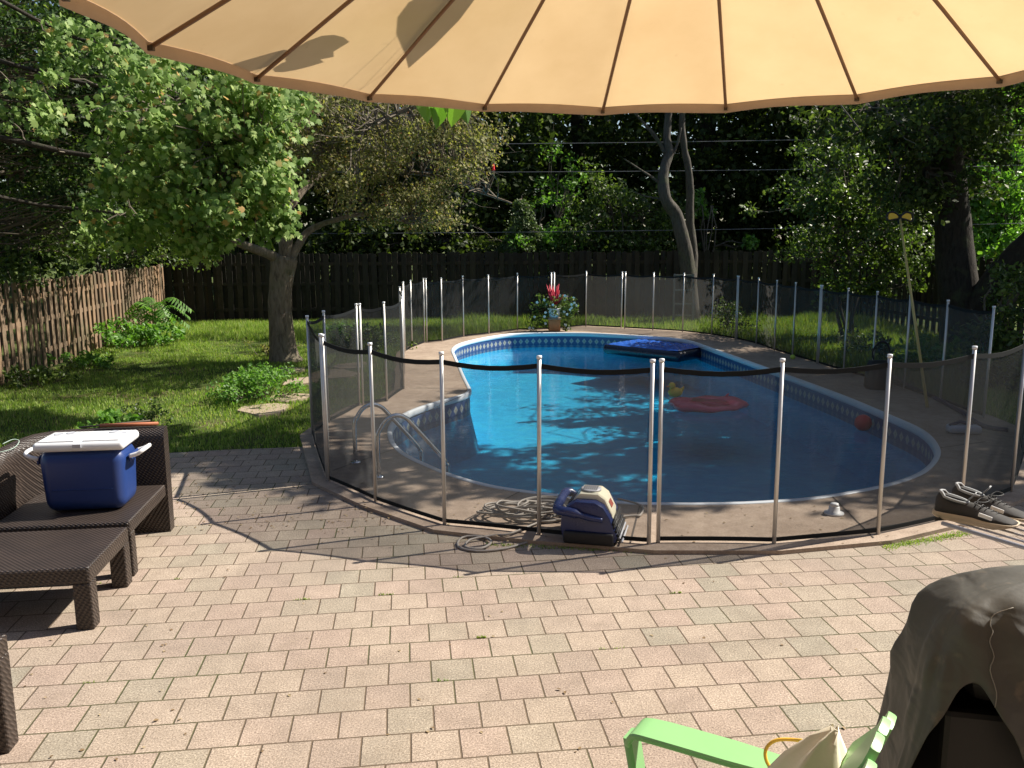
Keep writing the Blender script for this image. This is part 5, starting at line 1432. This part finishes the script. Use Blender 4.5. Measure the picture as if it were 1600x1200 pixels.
def shoe(off, label, rx, da):
    c = A(1524, 812, 3.2); c.z = rz_+.008; c += off; ang = math.atan2(rd.y, rd.x)+R(16)+da
    o = thing('running_shoe', label, 'shoe', c, 0, 'running shoes on the drying rack', (rx, R(-1), ang))
    Lh = .145
    st = []   # stations along x from heel (-) to toe (+): x, half width, height top, opening
    S_ = [(-1.0, .022, .085), (-.93, .036, .10), (-.75, .040, .098), (-.5, .040, .088), (-.25, .040, .080), (0, .042, .078), (.25, .047, .066), (.5, .051, .052), (.75, .048, .042), (.92, .036, .034), (1.0, .018, .026)]
    m = MB(); rr = []
    for x, w_, h in S_:
        ring = []
        for k in range(16):
            t = 2*math.pi*k/16; y = math.cos(t)*w_*(1 if math.sin(t) < 0 else (1-.30*math.sin(t))); z = .026+(h-.026)*max(0, math.sin(t))**.8 if math.sin(t) > 0 else .026
            ring.append(Vector((x*Lh, y, z)))
        rr.append(ring)
    m.loft(rr); m.build('upper', 'shoe', o, True, True)
    m = MB(); rr = []
    for x, w_, h in S_:
        hz = .030 if x < .2 else .026; w2 = w_*1.1+.003; lift = .022*max(0, x-.55)/.45+.012*max(0, -x-.7)/.3
        rr.append([Vector((x*Lh*1.04, y, z)) for y, z in ((-w2, hz), (-w2*1.02, hz*.5+lift*.5), (-w2*.85, lift), (w2*.85, lift), (w2*1.02, hz*.5+lift*.5), (w2, hz))])
    m.loft(rr); m.build('sole', 'sole', o, True, True)
    # collar opening: dark ellipse well with padded rim
    rim = []
    for k in range(20):
        t = 2*math.pi*k/20; x = -.55*Lh+.052*math.cos(t); y = .027*math.sin(t); z = .094-.02*((math.cos(t)+1)/2)+(.012 if math.cos(t) < -.6 else 0); rim.append(Vector((x, y, z)))
    MB().tube(rim+[rim[0]], .006, 6).build('collar', 'shoegrey', o, True, True)
    MB().lathe((-.55*Lh, 0, .089), [(.001, -.002), (.05, 0.0)], 20, Matrix.Rotation(R(11), 3, 'Y'), 1, .5).build('opening', 'black', o, True, True)
    tg = MB(); tg.loft([[Vector((x, y, z+dz)) for y, dz in ((-.018, 0), (0, .006), (.018, 0), (0, -.004))] for x, z in ((-.03, .085), (-.012, .105), (-.004, .118))]); tg.build('tongue', 'shoegrey', o, True, True)
    m = MB()
    for k in range(5):
        x = .0+.017*k; z = .083-.0075*k
        m.tube([(x, -.024, z-.012), (x+.006, 0, z+.002), (x+.012, .024, z-.012)], .0025, 5)
    m.tube(smoothpath([(0, 0, .085), (.01, .03, .095), (.035, .035, .09), (.03, .0, .088), (.0, -.03, .09), (.03, -.04, .075)], 4), .002, 5)
    m.build('laces', 'black', o, True, True)
    MB().rbox((.045, -.047, .045), (.05, .006, .016), .003, Matrix.Rotation(R(12), 3, 'Y')).build('side_patch', 'whitepl', o, False, True)
shoe(Vector((0, 0, 0)), 'nearer charcoal running shoe with beige sole on the drying rack', 0, 0)
shoe(rs*.13+rd*-.02, 'farther charcoal running shoe mostly hidden behind the nearer one', 0, R(-7))
c = ra+rd*.50+rs*.24
cl = thing('white_towel', 'white and navy cloth draped over the drying rack behind the shoe', 'cloth', c)
def drape(z0, drop, L_, name, mt, dx=0):
    V = []; nx, nz_ = 24, 14
    for j in range(nz_+1):
        u = (j/nz_-.5)*2
        for i in range(nx+1):
            x = (i/nx-.5)*L_; off = .16*math.sin(u*1.57) if abs(u) < .5 else .113*math.copysign(1, u)+.01*math.sin(i)
            zz = z0-(abs(u)-.35)*drop if abs(u) > .35 else z0
            p = c+rd*(x+dx)+rs*off*.8+Vector((0, 0, zz+.012*math.sin(i*.9+u*3)+.012*mn.noise((x*20, u*4, 1)))); V.append(p)
    m = MB(); m.add(V, [(j*(nx+1)+i, j*(nx+1)+i+1, (j+1)*(nx+1)+i+1, (j+1)*(nx+1)+i) for j in range(nz_) for i in range(nx)]); m.build(name, mt, cl, True, solid=.006)
drape(.055, .05, .5, 'white_cloth', 'whitecl'); drape(.02, .30, .42, 'navy_cloth', 'hoseb', .05)

# ------------------------------------------------------------------ unseen house front, added to cut sky light from behind
def house():
    o = thing('sky_blocking_house', 'unseen brown brick house front added behind the patio to block sky light', 'house', (0, -1.9, 0))
    m, t, oo = nodes('house_brick')
    v = coords(t, rot=(R(90), 0, 0)); br = N(t, 'TexBrick'); L(t, v, br.inputs['Vector'])
    for k, x in (('Scale', 1), ('Mortar Size', .006), ('Brick Width', .21), ('Row Height', .075)): br.inputs[k].default_value = x
    br.inputs['Color1'].default_value = (.11, .05, .035, 1); br.inputs['Color2'].default_value = (.16, .075, .05, 1); br.inputs['Mortar'].default_value = (.22, .2, .18, 1)
    prin(t, oo, br.outputs[0], .9, .2)
    for x0, x1, z0, z1 in ((-9, -1.2, 0, 6), (1.2, 3.0, 0, 6), (4.6, 10, 0, 6), (-1.2, 1.2, 2.6, 6), (3.0, 4.6, 0, 1.2), (3.0, 4.6, 2.5, 6)):
        MB().box(((x0+x1)/2, -2.05, (z0+z1)/2), (x1-x0, .3, z1-z0)).build('wall', m, o)
    for x0, x1, z0, z1 in ((-1.2, 0, .45, 2.6), (0, 1.2, .45, 2.6), (3.0, 4.6, 1.2, 2.5)):
        f = MB()
        for c, sz in ((((x0+x1)/2, -1.97, z0+.04), (x1-x0, .08, .08)), (((x0+x1)/2, -1.97, z1-.04), (x1-x0, .08, .08)), ((x0+.04, -1.97, (z0+z1)/2), (.08, .078, z1-z0-.16)), ((x1-.04, -1.97, (z0+z1)/2), (.08, .078, z1-z0-.16))): f.box(c, sz)
        fo = f.build('window_frame', 'whitepl', o)
        MB().box(((x0+x1)/2, -1.975, (z0+z1)/2), (x1-x0-.16, .01, z1-z0-.16)).build('pane', simple('dark_glass', (.02, .025, .03), .05), fo)
    MB().box((0, -1.55, .2), (3.2, .7, .4)).build('step', 'stone', o)
    MB().box((.5, -2.0, 6.1), (20, 1.2, .2)).build('eave', 'mast', o)
house()
